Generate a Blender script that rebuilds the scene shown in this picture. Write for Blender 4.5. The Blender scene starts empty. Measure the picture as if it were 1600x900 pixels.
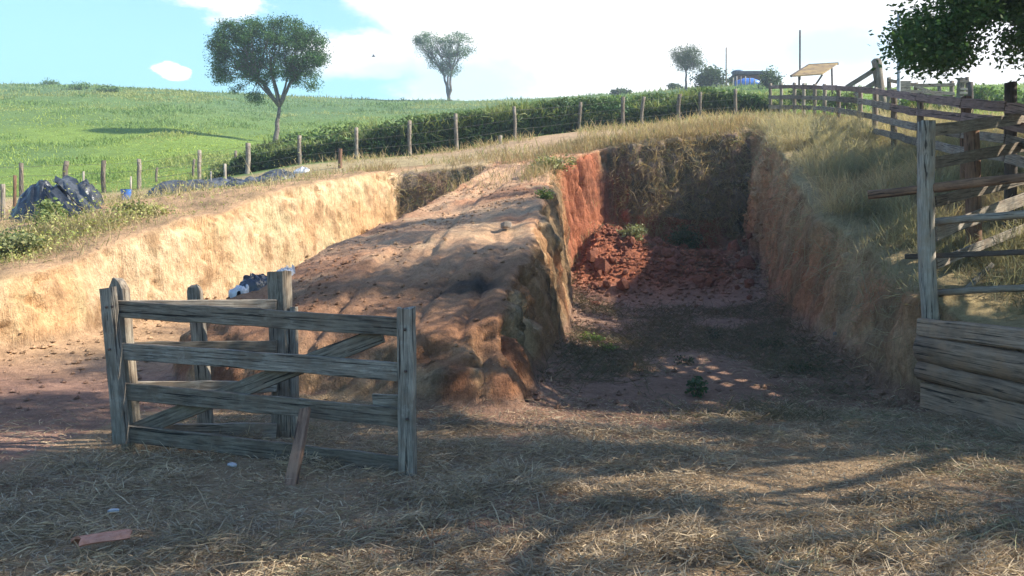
import bpy, math, random
import numpy as np
from mathutils import Vector, Matrix, Quaternion

R = math.radians
scn = bpy.context.scene
COL = scn.collection
rng = np.random.default_rng(7)
random.seed(7)

# ------------------------------------------------------------------ camera
FPX, HZ, EYE = 1333.0, 440.0, 1.6          # focal length in photo pixels, horizon row, eye height
cam_d = bpy.data.cameras.new('camera')
cam_d.sensor_width = 36.0
cam_d.lens = 36.0 * FPX / 1600.0
cam_d.clip_start = 0.1
cam_d.clip_end = 3000.0
cam = bpy.data.objects.new('camera', cam_d)
COL.objects.link(cam)
cam.location = (0, 0, EYE)
cam.rotation_euler = (R(90) - math.atan(10.0 / FPX), 0, 0)
scn.camera = cam

# ------------------------------------------------------------------ sun, sky, exposure
SUN_EL, SUN_AZ = 37.0, 95.0                # elevation; azimuth clockwise from +Y
sdir = Vector((math.cos(R(SUN_EL)) * math.sin(R(SUN_AZ)), math.cos(R(SUN_EL)) * math.cos(R(SUN_AZ)), math.sin(R(SUN_EL))))
sun_d = bpy.data.lights.new('sun', 'SUN')
sun_d.energy = 5.0
sun_d.angle = R(0.5)
sun_d.color = (1.0, 0.93, 0.81)
sun = bpy.data.objects.new('sun', sun_d)
COL.objects.link(sun)
sun.rotation_euler = sdir.to_track_quat('Z', 'Y').to_euler()

scn.view_settings.view_transform = 'Standard'
scn.view_settings.look = 'None'
scn.view_settings.exposure = 1.22
scn.view_settings.gamma = 1.0
scn.view_settings.use_curve_mapping = False

world = bpy.data.worlds.new('World')
scn.world = world
world.use_nodes = True


class NT:
    """tiny node-tree helper"""
    def __init__(s, tree):
        s.t = tree
        s.n = tree.nodes
        s.l = tree.links

    def new(s, typ, **kw):
        n = s.n.new(typ)
        for k, v in kw.items():
            setattr(n, k, v)
        return n

    def put(s, sock, v):
        if isinstance(v, bpy.types.NodeSocket):
            s.l.new(v, sock)
        else:
            sock.default_value = v

    def math(s, op, a, b=0.0, c=0.0, clamp=False):
        n = s.new('ShaderNodeMath', operation=op, use_clamp=clamp)
        s.put(n.inputs[0], a)
        s.put(n.inputs[1], b)
        if len(n.inputs) > 2:
            s.put(n.inputs[2], c)
        return n.outputs[0]

    def step(s, v, a, b, lo=0.0, hi=1.0):
        n = s.new('ShaderNodeMapRange', interpolation_type='SMOOTHSTEP')
        s.put(n.inputs[0], v)
        n.inputs[1].default_value = a
        n.inputs[2].default_value = b
        n.inputs[3].default_value = lo
        n.inputs[4].default_value = hi
        return n.outputs[0]

    def mix(s, f, a, b, typ='RGBA', blend='MIX'):
        n = s.new('ShaderNodeMix', data_type=typ)
        if typ == 'RGBA':
            n.blend_type = blend
            s.put(n.inputs[0], f)
            s.put(n.inputs[6], a)
            s.put(n.inputs[7], b)
            return n.outputs[2]
        s.put(n.inputs[0], f)
        s.put(n.inputs[2], a)
        s.put(n.inputs[3], b)
        return n.outputs[0]

    def noise(s, vec, scale, detail=4.0, rough=0.6, dist=0.0):
        n = s.new('ShaderNodeTexNoise')
        if vec is not None:
            s.l.new(vec, n.inputs['Vector'])
        n.inputs['Scale'].default_value = scale
        n.inputs['Detail'].default_value = detail
        n.inputs['Roughness'].default_value = rough
        n.inputs['Distortion'].default_value = dist
        return n.outputs[0]


def build_world():
    t = NT(world.node_tree)
    t.n.clear()
    out = t.new('ShaderNodeOutputWorld')
    bg = t.new('ShaderNodeBackground')
    sky = t.new('ShaderNodeTexSky', sky_type='NISHITA')
    sky.sun_disc = False
    sky.sun_elevation = R(SUN_EL)
    sky.sun_rotation = R(SUN_AZ)
    sky.altitude = 700
    sky.air_density = 1.0
    sky.dust_density = 0.6
    sky.ozone_density = 1.0
    tc = t.new('ShaderNodeTexCoord')
    sep = t.new('ShaderNodeSeparateXYZ')
    t.l.new(tc.outputs['Generated'], sep.inputs[0])
    az = t.math('DEGREES', t.math('ARCTAN2', sep.outputs[0], sep.outputs[1]))
    el = t.math('DEGREES', t.math('ARCSINE', sep.outputs[2]))
    # uneven cumulus edge: noise over the direction, finer towards the horizon
    mp = t.new('ShaderNodeMapping')
    t.l.new(tc.outputs['Generated'], mp.inputs[0])
    mp.inputs['Scale'].default_value = (1.0, 1.0, 2.0)
    n1 = t.noise(mp.outputs[0], 5.0, 8.0, 0.6, 0.3)
    n2 = t.noise(mp.outputs[0], 14.0, 6.0, 0.65)
    wob = t.math('ADD', t.math('MULTIPLY_ADD', n1, 20.0, -10.0), t.math('MULTIPLY_ADD', n2, 14.0, -7.0))

    def blob(a0, e0, ra, re, soft=0.5, rag=.12):
        da = t.math('DIVIDE', t.math('SUBTRACT', az, a0), ra)
        de = t.math('DIVIDE', t.math('SUBTRACT', el, e0), re)
        r = t.math('SQRT', t.math('ADD', t.math('POWER', t.math('ABSOLUTE', da), 2.0), t.math('POWER', t.math('ABSOLUTE', de), 2.0)))
        r = t.math('ADD', r, t.math('MULTIPLY', wob, rag))
        return t.step(r, 1.0 - soft * 0.5, 1.0 + soft * 0.5, 1.0, 0.0)

    # the big bright bank over the middle and right, scattered cloud elsewhere, small puffs
    edge = t.math('ADD', t.math('ADD', az, t.math('MULTIPLY', wob, 0.55)), t.math('MULTIPLY', t.math('SUBTRACT', el, 12.0), 0.55))
    big = t.math('MULTIPLY', t.step(edge, -9.5, -5.5), t.step(t.math('ADD', az, wob), 40.0, 60.0, 1.0, 0.0))
    big = t.math('MULTIPLY', big, t.step(t.math('ADD', el, wob), 24.0, 38.0, 1.0, 0.0))
    wisp = t.step(t.noise(mp.outputs[0], 3.0, 7.0, 0.62, 0.4), 0.66, 0.8, 0.0, 0.75)
    parts = [big, wisp, blob(-18.9, 18.9, 3.4, 2.3), blob(-21.7, 12.95, .95, 0.42, .35, .17), blob(-9.9, 14.6, 3.6, 1.1, .7)]
    m = parts[0]
    for p in parts[1:]:
        m = t.math('MAXIMUM', m, p)
    # thin blue windows inside the bank
    win = t.math('MAXIMUM', t.math('MULTIPLY', blob(20.5, 14.6, 3.8, 1.9, 1.3), 0.62), t.math('MULTIPLY', blob(15.0, 13.4, 4.2, 1.2, 1.2), 0.5))
    win = t.math('MAXIMUM', win, t.math('MULTIPLY', blob(-4.0, 13.0, 6.5, 1.8, 1.4), 0.6))
    m = t.math('MULTIPLY', m, t.math('SUBTRACT', 1.0, win), clamp=True)
    # towards the horizon the clear blue turns pale cyan
    hz = t.step(el, 8.0, 30.0, 1.0, 0.0)
    deep = t.mix(1.0, sky.outputs[0], (0.8, 1.0, 1.3, 1), blend='MULTIPLY')
    clear = t.mix(hz, deep, (1.9, 3.75, 4.4, 1))
    col = t.mix(m, clear, (CLOUD, CLOUD, CLOUD, 1))
    t.l.new(col, bg.inputs[0])
    bg.inputs[1].default_value = 0.12
    t.l.new(bg.outputs[0], out.inputs[0])


CLOUD = 5.3
build_world()


HAZE = .0014
# ------------------------------------------------------------------ numpy noise
_perm = np.random.default_rng(3).permutation(512).astype(np.int64)
_perm = np.concatenate([_perm, _perm, _perm])
_val = np.random.default_rng(4).uniform(-1, 1, 512)


def vnoise(x, y, z):
    xi, yi, zi = np.floor(x), np.floor(y), np.floor(z)
    u, v, w = x - xi, y - yi, z - zi
    u = u * u * (3 - 2 * u)
    v = v * v * (3 - 2 * v)
    w = w * w * (3 - 2 * w)
    xi = xi.astype(np.int64) & 511
    yi = yi.astype(np.int64) & 511
    zi = zi.astype(np.int64) & 511

    def h(a, b, c):
        return _val[_perm[_perm[_perm[a & 511] + (b & 511)] + (c & 511)]]
    r = 0
    for dx, wx in ((0, 1 - u), (1, u)):
        for dy, wy in ((0, 1 - v), (1, v)):
            for dz, wz in ((0, 1 - w), (1, w)):
                r = r + h(xi + dx, yi + dy, zi + dz) * wx * wy * wz
    return r


def fbm(x, y, z=None, oct=4, gain=0.5):
    x = np.asarray(x, float)
    y = np.asarray(y, float)
    z = np.zeros_like(x) if z is None else np.asarray(z, float)
    a, s, r = 1.0, 0.0, 0.0
    for k in range(oct):
        r = r + a * vnoise(x + 17.3 * k, y + 5.1 * k, z + 9.7 * k)
        s += a
        a *= gain
        x, y, z = x * 2.03, y * 2.03, z * 2.03
    return r / s


def sst(v, a, b):
    t = np.clip((v - a) / (b - a), 0, 1)
    return t * t * (3 - 2 * t)


# ------------------------------------------------------------------ materials
def mat_new(name):
    m = bpy.data.materials.new(name)
    m.use_nodes = True
    t = NT(m.node_tree)
    t.n.clear()
    out = t.new('ShaderNodeOutputMaterial')
    return m, t, out


def bsdf(t, col, rough=0.9, bump=None, strength=0.4, dist=0.02, spec=0.2):
    b = t.new('ShaderNodeBsdfPrincipled')
    t.put(b.inputs['Base Color'], col)
    t.put(b.inputs['Roughness'], rough)
    b.inputs['Specular IOR Level'].default_value = spec
    if bump is not None:
        bn = t.new('ShaderNodeBump')
        bn.inputs['Strength'].default_value = strength
        bn.inputs['Distance'].default_value = dist
        t.l.new(bump, bn.inputs['Height'])
        t.l.new(bn.outputs[0], b.inputs['Normal'])
    return b


def earth_mat():
    m, t, out = mat_new('earth')
    at = t.new('ShaderNodeVertexColor', layer_name='Col')
    tc = t.new('ShaderNodeTexCoord')
    P = tc.outputs['Object']
    a = t.noise(P, 1.7, 5, .65)
    b = t.noise(P, 9.0, 6, .7)
    c = t.noise(P, 48.0, 4, .7)
    k = t.math('ADD', t.math('MULTIPLY', t.step(a, .3, .7), .34), t.math('ADD', t.math('MULTIPLY', t.step(b, .28, .72), .44), t.math('MULTIPLY', t.step(c, .3, .7), .34)))
    k = t.math('ADD', k, .52)
    cm = t.new('ShaderNodeCombineColor')
    for i in range(3):
        t.l.new(k, cm.inputs[i])
    col = t.mix(1.0, at.outputs[0], cm.outputs[0], blend='MULTIPLY')
    # pale pebbles and crumbs
    vo = t.new('ShaderNodeTexVoronoi')
    t.l.new(P, vo.inputs['Vector'])
    vo.inputs['Scale'].default_value = 17.0
    peb = t.math('MULTIPLY', t.step(vo.outputs['Distance'], .10, .17, 1, 0), t.step(t.noise(P, 3.3, 3, .6), .5, .62))
    col = t.mix(t.math('MULTIPLY', peb, .55), col, (.5, .40, .30, 1))
    geo = t.new('ShaderNodeNewGeometry')
    sp = t.new('ShaderNodeSeparateXYZ')
    t.l.new(geo.outputs['Normal'], sp.inputs[0])
    wl = t.step(sp.outputs[2], .45, .8, 1.0, 0.0)
    mp = t.new('ShaderNodeMapping')
    t.l.new(P, mp.inputs[0])
    mp.inputs['Scale'].default_value = (1.0, 1.0, .16)
    st1 = t.noise(mp.outputs[0], 7.0, 6, .7, .5)
    st2 = t.noise(mp.outputs[0], 26.0, 5, .7, .3)
    streak = t.math('ADD', t.math('MULTIPLY', t.step(st1, .3, .7), .6), t.math('MULTIPLY', t.step(st2, .3, .7), .4))
    sk = t.math('MULTIPLY_ADD', t.math('SUBTRACT', streak, .5), .5, 1.0)
    cs = t.new('ShaderNodeCombineColor')
    for i in range(3):
        t.l.new(t.math('POWER', sk, (.8, 1.0, 1.15)[i]), cs.inputs[i])
    col = t.mix(wl, col, t.mix(1.0, col, cs.outputs[0], blend='MULTIPLY'))
    fine = t.math('ADD', t.math('MULTIPLY', b, .9), t.math('MULTIPLY', c, .5))
    fine = t.math('ADD', fine, t.math('MULTIPLY', t.noise(P, 150.0, 3, .7), .18))
    hgt = t.math('ADD', fine, t.math('MULTIPLY', peb, .3))
    hgt = t.math('ADD', hgt, t.math('MULTIPLY', t.math('MULTIPLY', wl, streak), .85))
    s = bsdf(t, col, .95, hgt, 1.0, .06, .08)
    t.l.new(s.outputs[0], out.inputs[0])
    return m


def leaf_mat(name, trans=0.35, rough=.6, tint=(1.15, 1.2, .7)):
    m, t, out = mat_new(name)
    at = t.new('ShaderNodeVertexColor', layer_name='Col')
    s = bsdf(t, at.outputs[0], rough, spec=.25)
    tr = t.new('ShaderNodeBsdfTranslucent')
    t.l.new(t.mix(1.0, at.outputs[0], (*tint, 1), blend='MULTIPLY'), tr.inputs[0])
    mx = t.new('ShaderNodeMixShader')
    mx.inputs[0].default_value = trans
    t.l.new(s.outputs[0], mx.inputs[1])
    t.l.new(tr.outputs[0], mx.inputs[2])
    t.l.new(mx.outputs[0], out.inputs[0])
    return m


def wood_mat(name, dark, light, brown=None, grain=1.0, moss=0.0):
    m, t, out = mat_new(name)
    tc = t.new('ShaderNodeTexCoord')
    oi = t.new('ShaderNodeObjectInfo')
    ad = t.new('ShaderNodeVectorMath', operation='ADD')
    t.l.new(tc.outputs['Object'], ad.inputs[0])
    sc = t.new('ShaderNodeVectorMath', operation='SCALE')
    cmb = t.new('ShaderNodeCombineXYZ')
    for i in range(3):
        t.l.new(oi.outputs['Random'], cmb.inputs[i])
    t.l.new(cmb.outputs[0], sc.inputs[0])
    sc.inputs['Scale'].default_value = 37.0
    t.l.new(sc.outputs[0], ad.inputs[1])
    mp = t.new('ShaderNodeMapping')
    t.l.new(ad.outputs[0], mp.inputs[0])
    mp.inputs['Scale'].default_value = (1.6, 24.0, 24.0)
    g = t.noise(mp.outputs[0], 2.2 * grain, 6, .7, .4)
    mp2 = t.new('ShaderNodeMapping')
    t.l.new(ad.outputs[0], mp2.inputs[0])
    mp2.inputs['Scale'].default_value = (1.2, 40.0, 40.0)
    crack = t.step(t.noise(mp2.outputs[0], 1.3 * grain, 4, .55, .6), .36, .42, 1, 0)
    blot = t.noise(ad.outputs[0], 4.0, 5, .65)
    col = t.mix(t.step(g, .28, .72), (*dark, 1), (*light, 1))
    if brown:
        col = t.mix(t.math('MULTIPLY', t.step(blot, .42, .68), .75), col, (*brown, 1))
    if moss:
        col = t.mix(t.math('MULTIPLY', t.step(t.noise(ad.outputs[0], 9.0, 5, .7), .52, .7), moss), col, (.37, .34, .28, 1))
    col = t.mix(t.math('MULTIPLY', t.step(t.noise(ad.outputs[0], 2.2, 3, .6), .45, .75), .45), col, (dark[0] * .6, dark[1] * .6, dark[2] * .6, 1))
    col = t.mix(t.math('MULTIPLY', crack, .85), col, (.012, .011, .01, 1))
    tone = t.math('MULTIPLY_ADD', oi.outputs['Random'], .55, .7)
    ct = t.new('ShaderNodeCombineColor')
    for i in range(3):
        t.l.new(t.math('POWER', tone, (1.0, 1.08, 1.2)[i]), ct.inputs[i])
    col = t.mix(1.0, col, ct.outputs[0], blend='MULTIPLY')
    h = t.math('SUBTRACT', g, crack)
    s = bsdf(t, col, .85, h, .5, .012, .15)
    t.l.new(s.outputs[0], out.inputs[0])
    return m


def plain_mat(name, c1, c2, scale=6.0, rough=.7, spec=.3, bump=.3, bdist=.01):
    m, t, out = mat_new(name)
    tc = t.new('ShaderNodeTexCoord')
    n = t.noise(tc.outputs['Object'], scale, 5, .65, .2)
    col = t.mix(t.step(n, .3, .7), (*c1, 1), (*c2, 1))
    s = bsdf(t, col, rough, t.noise(tc.outputs['Object'], scale * 4, 4, .6), bump, bdist, spec)
    t.l.new(s.outputs[0], out.inputs[0])
    return m


M = {}
M['earth'] = earth_mat()
M['leaf'] = leaf_mat('foliage', .30)
M['grass'] = leaf_mat('grass_blades', .40, .7, (1.12, 1.1, .75))
M['straw'] = leaf_mat('dry_straw', .25, .7, (1.1, 1.0, .85))
M['wood_grey'] = wood_mat('weathered_wood', (.085, .072, .057), (.35, .295, .225), (.20, .145, .10), 1.0, .35)
M['wood_pale'] = wood_mat('pale_wood', (.16, .14, .11), (.44, .39, .32), (.30, .23, .16), .8, .3)
M['wood_dark'] = wood_mat('dark_wood', (.045, .038, .032), (.15, .12, .10), (.12, .08, .055), 1.0, .1)
M['wood_brown'] = wood_mat('brown_wood', (.10, .055, .035), (.27, .16, .10), (.30, .17, .10), .8)
M['wood_log'] = wood_mat('log_wood', (.12, .085, .06), (.40, .28, .19), (.36, .22, .13), .7, .15)
M['wood_plank'] = wood_mat('red_plank', (.13, .085, .07), (.34, .24, .20), (.27, .17, .13), .8, .15)
M['bark'] = plain_mat('bark', (.09, .075, .062), (.21, .18, .15), 9, .9, .1, .6, .03)
M['tarp'] = plain_mat('black_plastic', (.012, .013, .015), (.045, .05, .054), 3.5, .3, .5, .6, .03)
M['tarp_pale'] = plain_mat('pale_plastic', (.26, .27, .28), (.55, .56, .57), 7, .4, .5, .4, .02)
M['tarp_grey'] = plain_mat('grey_plastic', (.025, .028, .031), (.11, .118, .12), 3.5, .32, .5, .6, .03)
M['blue'] = plain_mat('blue_plastic', (.03, .12, .42), (.05, .18, .55), 5, .4, .5, .1)
M['tile'] = plain_mat('fired_clay', (.36, .15, .09), (.50, .25, .17), 18, .85, .15, .5)
M['clod'] = plain_mat('red_clay', (.17, .068, .042), (.31, .125, .075), 14, .95, .1, .8, .03)
M['stone'] = plain_mat('grey_stone', (.17, .145, .12), (.33, .285, .24), 12, .9, .1, .6, .02)
M['brick'] = plain_mat('dark_brick', (.10, .05, .04), (.20, .09, .06), 4, .9, .1, .4)
M['roof'] = plain_mat('fibre_roof', (.05, .05, .055), (.11, .11, .12), 5, .8, .2, .2)
M['tank'] = plain_mat('tank_plastic', (.05, .10, .16), (.08, .15, .22), 3, .45, .4, .1)
M['yellow'] = plain_mat('yellowed_sheet', (.36, .25, .10), (.13, .085, .05), 2.2, .7, .2, .2)
M['metal'] = plain_mat('grey_metal', (.25, .26, .27), (.42, .43, .44), 8, .45, .5, .1)
M['wire'] = plain_mat('fence_wire', (.20, .19, .18), (.30, .28, .26), 8, .6, .4, .1)
M['rust'] = plain_mat('rusty_iron', (.04, .03, .028), (.12, .07, .05), 40, .7, .4, .2)
M['bird'] = plain_mat('dark_feathers', (.03, .03, .035), (.06, .06, .07), 20, .8, .1, .1)


# ------------------------------------------------------------------ object helpers
def link(o):
    COL.objects.link(o)
    return o


def thing(name, label, cat, loc=(0, 0, 0), group=None):
    o = link(bpy.data.objects.new(name, None))
    o.location = loc
    o.empty_display_size = .2
    o['label'] = label
    o['category'] = cat
    if group:
        o['group'] = group
    return o


def tag(o, label=None, cat=None, group=None, kind=None):
    for k, v in (('label', label), ('category', cat), ('group', group), ('kind', kind)):
        if v:
            o[k] = v
    return o


def mesh_np(name, verts, faces, mat, cols=None, smooth=False, uniform=None):
    """verts (n,3); faces: list of (k,m) int arrays or a list of tuples; cols (n,3) or (n,4)"""
    me = bpy.data.meshes.new(name)
    verts = np.ascontiguousarray(verts, np.float32)
    if isinstance(faces, np.ndarray):
        faces = [faces]
    if isinstance(faces, list) and faces and isinstance(faces[0], np.ndarray):
        loops = np.concatenate([f.ravel() for f in faces]).astype(np.int32)
        tot = np.concatenate([np.full(len(f), f.shape[1]) for f in faces]).astype(np.int32)
        start = (np.cumsum(tot) - tot).astype(np.int32)
        me.vertices.add(len(verts))
        me.vertices.foreach_set('co', verts.ravel())
        me.loops.add(len(loops))
        me.loops.foreach_set('vertex_index', loops)
        me.polygons.add(len(tot))
        me.polygons.foreach_set('loop_start', start)
        me.update(calc_edges=True)
    else:
        me.from_pydata([tuple(map(float, v)) for v in verts], [], [tuple(f) for f in faces])
    if cols is not None:
        c = np.ones((len(verts), 4), np.float32)
        c[:, :cols.shape[1]] = cols
        a = me.color_attributes.new('Col', 'FLOAT_COLOR', 'POINT')
        a.data.foreach_set('color', c.ravel())
    me.polygons.foreach_set('use_smooth', np.full(len(me.polygons), bool(smooth)))
    if mat:
        me.materials.append(mat)
    return me


def obj(name, me, parent=None, mtx=None):
    o = link(bpy.data.objects.new(name, me))
    if mtx is not None:
        if parent is not None:
            o.parent = parent
            o.matrix_basis = Matrix.Translation(-Vector(parent.location)) @ mtx
        else:
            o.matrix_basis = mtx
    elif parent is not None:
        o.parent = parent
        o.matrix_basis = Matrix.Translation(-Vector(parent.location))
    return o


def P(px, py, d):
    return Vector(((px - 800.0) / FPX * d, d, EYE + (HZ - py) / FPX * d))


def beam_mesh(L, w, t, mat, kind='box', n=8, taper=1.0, rough=.02, bend=0.0, tip=None, seed=0):
    """a timber along local X: w in local Z, t in local Y; chamfered box or round"""
    r = np.random.default_rng(seed)
    if kind == 'box':
        c = .14 * min(w, t)
        prof = np.array([(-t / 2 + c, -w / 2), (t / 2 - c, -w / 2), (t / 2, -w / 2 + c), (t / 2, w / 2 - c),
                         (t / 2 - c, w / 2), (-t / 2 + c, w / 2), (-t / 2, w / 2 - c), (-t / 2, -w / 2 + c)])
    else:
        a = np.arange(10) / 10 * 2 * np.pi
        prof = np.stack([np.cos(a) * t / 2, np.sin(a) * w / 2], 1)
        prof *= (1 + r.uniform(-.06, .06, (10, 1)))
    k = len(prof)
    xs = list(np.linspace(0, L, n + 1))
    scl = [1 + (taper - 1) * x / L for x in xs]
    if tip == 'point':
        xs = xs[:-1] + [L - .11, L - .04, L]
        scl = scl[:-1] + [taper, .55, .16]
    elif tip == 'round':
        xs = xs[:-1] + [L - .07, L - .025, L]
        scl = scl[:-1] + [taper, .82, .45]
    V = []
    for i, x in enumerate(xs):
        s = scl[i]
        pr = prof.copy()
        if tip == 'point' and i >= len(xs) - 2:
            pr[:, 1] *= s
        else:
            pr *= s
        pr = pr + r.normal(0, rough * min(w, t), pr.shape) * .6
        off = bend * math.sin(math.pi * x / L) + r.normal(0, rough * w * .7)
        off2 = r.normal(0, rough * t * .7)
        xx = x + (r.normal(0, .006, k) if i in (0, len(xs) - 1) else np.zeros(k))
        V.append(np.stack([xx, pr[:, 0] + off2, pr[:, 1] + off], 1))
    V = np.concatenate(V)
    F = []
    m = len(xs)
    for i in range(m - 1):
        for j in range(k):
            j2 = (j + 1) % k
            F.append((i * k + j, i * k + j2, (i + 1) * k + j2, (i + 1) * k + j))
    F.append(tuple(range(k - 1, -1, -1)))
    F.append(tuple((m - 1) * k + j for j in range(k)))
    return mesh_np('timber', V, F, mat, smooth=(kind != 'box'))


_seed = [100]


def beam(name, p0, p1, w, t, mat, parent=None, facing=(0, -1, 0), **kw):
    p0, p1 = Vector(p0), Vector(p1)
    X = (p1 - p0)
    L = X.length
    X.normalize()
    Y = Vector(facing)
    Y = (Y - X * Y.dot(X))
    if Y.length < 1e-4:
        Y = Vector((0, 1, 0)) - X * X.y
    Y.normalize()
    Z = X.cross(Y)
    mtx = Matrix(((X.x, Y.x, Z.x, p0.x), (X.y, Y.y, Z.y, p0.y), (X.z, Y.z, Z.z, p0.z), (0, 0, 0, 1)))
    _seed[0] += 1
    me = beam_mesh(L, w, t, mat, seed=_seed[0], **kw)
    return obj(name, me, parent, mtx)


def tube(pts, radii, k=7, cap=True):
    """verts, faces of a tapered tube through pts"""
    pts = [Vector(p) for p in pts]
    V, F = [], []
    n = len(pts)
    ref = Vector((.13, .31, .94))
    for i, p in enumerate(pts):
        d = (pts[min(i + 1, n - 1)] - pts[max(i - 1, 0)]).normalized()
        a = d.cross(ref)
        if a.length < 1e-3:
            a = d.cross(Vector((1, 0, 0)))
        a.normalize()
        b = d.cross(a)
        for j in range(k):
            an = 2 * math.pi * j / k
            V.append(p + (a * math.cos(an) + b * math.sin(an)) * radii[i])
    for i in range(n - 1):
        for j in range(k):
            j2 = (j + 1) % k
            F.append((i * k + j, i * k + j2, (i + 1) * k + j2, (i + 1) * k + j))
    if cap:
        F.append(tuple(range(k))[::-1])
        F.append(tuple((n - 1) * k + j for j in range(k)))
    return V, F


class MB:
    def __init__(s):
        s.v, s.f = [], []

    def add(s, V, F):
        b = len(s.v)
        s.v += [tuple(v) for v in V]
        s.f += [tuple(i + b for i in f) for f in F]
        return s

    def tube(s, *a, **k):
        return s.add(*tube(*a, **k))

    def box(s, lo, hi):
        x0, y0, z0 = lo
        x1, y1, z1 = hi
        V = [(x0, y0, z0), (x1, y0, z0), (x1, y1, z0), (x0, y1, z0), (x0, y0, z1), (x1, y0, z1), (x1, y1, z1), (x0, y1, z1)]
        return s.add(V, [(0, 3, 2, 1), (4, 5, 6, 7), (0, 1, 5, 4), (1, 2, 6, 5), (2, 3, 7, 6), (3, 0, 4, 7)])

    def mesh(s, name, mat, smooth=False):
        return mesh_np(name, np.array(s.v), s.f, mat, smooth=smooth)


# ------------------------------------------------------------------ shape of the land
def I(v, pts):
    a = np.array(pts, float)
    return np.interp(v, a[:, 0], a[:, 1])


def XLl(y): return -7.95 + .372 * (y - 13.2)
def XLr(y): return -4.9 + .284 * (y - 12.3)
def XRl(y): return I(y, [(9, .25), (10.6, .35), (14, .9), (15.5, 1.05), (18, 1.32), (20.5, 1.5), (21.4, 1.65), (24.8, 2.95), (30, 5)])
def XRr(y): return I(y, [(0, 8.0), (10.4, 5.1), (11.0, 4.85), (11.75, 4.8), (16, 5.2), (20.5, 6.0), (24.6, 6.75), (30, 7.6)])
def FL(y): return .105 * np.logaddexp(0, (y - 10) * 2.0) / 2.0
def TL(y): return I(y, [(5, -.3), (8, -.02), (10, .6), (13.2, 1.6), (15.2, 2.06), (16.7, 2.6), (19, 3.28), (21, 3.93), (25, 4.83), (28, 5.25), (34, 6.0)])
def TM(y): return I(y, [(9, .7), (10, .98), (11, 1.28), (12, 1.66), (13, 2.05), (15, 2.7), (18, 3.5), (21, 4.35), (24, 5.25), (27, 5.9), (34, 7.0)])
def TR(y): return I(y, [(0, 1.08), (10.2, 1.12), (10.8, 1.4), (13, 2.0), (17, 3.2), (20, 4.25), (24, 5.75), (27, 6.5), (34, 7.9)])
def TF(y): return I(y, [(0, 1.15), (9.5, 1.25), (10.5, 1.5), (12, 2.1), (13, 2.7), (15.5, 3.5), (19.5, 4.6), (23, 5.6), (31, 7.5), (36, 8.4)])


E0 = [(-900, 315), (0, 303), (163, 299), (310, 283), (388, 272), (467, 258), (557, 250), (640, 246), (712, 239), (803, 222), (907, 209), (1006, 202), (1094, 191), (1203, 186), (1300, 188), (1600, 196), (2600, 220)]
EC = [(-900, 122), (0, 133), (150, 136), (300, 144), (600, 157), (750, 159), (900, 152), (1000, 147), (1100, 137), (1170, 134), (1300, 140), (1450, 138), (1600, 134), (2600, 140)]
DC = [(0, 112), (900, 112), (1100, 88), (1300, 70), (1450, 62), (2600, 62)]


def T_far(x, y):
    y = np.maximum(y, 6.0)
    px = 800 + x / y * FPX
    e0 = (HZ - I(px, E0)) / FPX
    ec = (HZ - I(px, EC)) / FPX
    dc = I(px, DC)
    t = np.clip((y - 31) / (dc - 31), 0, 1)
    s = 1 - (1 - t) ** I(px, [(260, 2.8), (430, 1.6)])
    e = e0 + (ec - e0) * s
    over = np.maximum(y - dc, 0)
    e = e - .0011 * over * np.minimum(1, over / 12)
    return EYE + y * np.maximum(e, -.05) + .16 * fbm(x * .22, y * .22, oct=3) * np.clip((y - 30) / 8, 0, 1) + .35 * fbm(x * .06 + 9, y * .06, oct=2) * np.clip((y - 45) / 20, 0, 1) * np.clip((dc - y) / 25, 0, 1)


def T_near(x, y):
    xs = [XLl(y) - 14, XLl(y) - .3, XLr(y) + .7, XRl(y) - .4, XRr(y) + .2, XRr(y) + 1.8, XRr(y) + 3.4, XRr(y) + 12]
    tl, tm, tr, tf = TL(y), TM(y), TR(y), TF(y)
    zs = [tl - 1.6, tl, tm - .5, tm, tr, tr * .75 + tf * .25 + .05, tf, tf + .8]
    r = zs[0]
    for a in range(7):
        t = np.clip((x - xs[a]) / (xs[a + 1] - xs[a]), 0, 1)
        t = t * t * (3 - 2 * t) * .5 + t * .5
        r = np.where(x > xs[a], zs[a] + (zs[a + 1] - zs[a]) * t, r)
    return r


def T_top(x, y):
    b = sst(y, 26, 31)
    return T_near(x, y) * (1 - b) + T_far(x, y) * b


def lip(t):
    t = np.clip(t, 0, 1)
    return 1 - (1 - t) ** 2.6


def smin(a, b, k=.25):
    h = np.clip(.5 + .5 * (b - a) / k, 0, 1)
    return b * (1 - h) + a * h - k * h * (1 - h)


YF = [(-9, 17), (-5.2, 12.8), (-4.4, 11.6), (-3.6, 10.8), (-2.4, 10.2), (-1.0, 9.95), (0.0, 10.05), (.4, 10.5), (.8, 11.4), (3, 13)]


def masks(x, y):
    wob = .22 * fbm(x * .7, y * .7, oct=3)
    cl = lip((XLl(y) + wob - x) / .55)
    tl = (x - XLr(y) + wob) / 1.15
    tr = ((XRl(y) + wob * .8 - .04 - x) / .62)
    tr = np.where(tr > 0, np.clip(tr, 0, 9) ** 1.25, tr)
    tf = (y - I(x, YF) + wob * 1.6) / .85
    cm = lip(smin(smin(tl, tr), tf))
    cr = lip((x - XRr(y) + wob * .9) / I(y, [(9, .25), (10.6, .35), (11.5, .75), (25, .65)]))
    cb = lip((y - np.where(x < 1.0, 25.6, 24.7) + wob) / .6)
    return cl, cm, cr, cb


def rubble(x, y):
    inside = sst(x, XRl(y) - .5, XRl(y) + .3) * (1 - sst(x, XRr(y) - .2, XRr(y) + .6))
    h = 1.1 * sst(y, 19.3, 23.0) * (1 - .2 * sst(x, 3.5, 5.5)) + .5 * np.exp(-((x - 2.3) / 1.2) ** 2 - ((y - 22.6) / 1.3) ** 2)
    return h * inside


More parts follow.
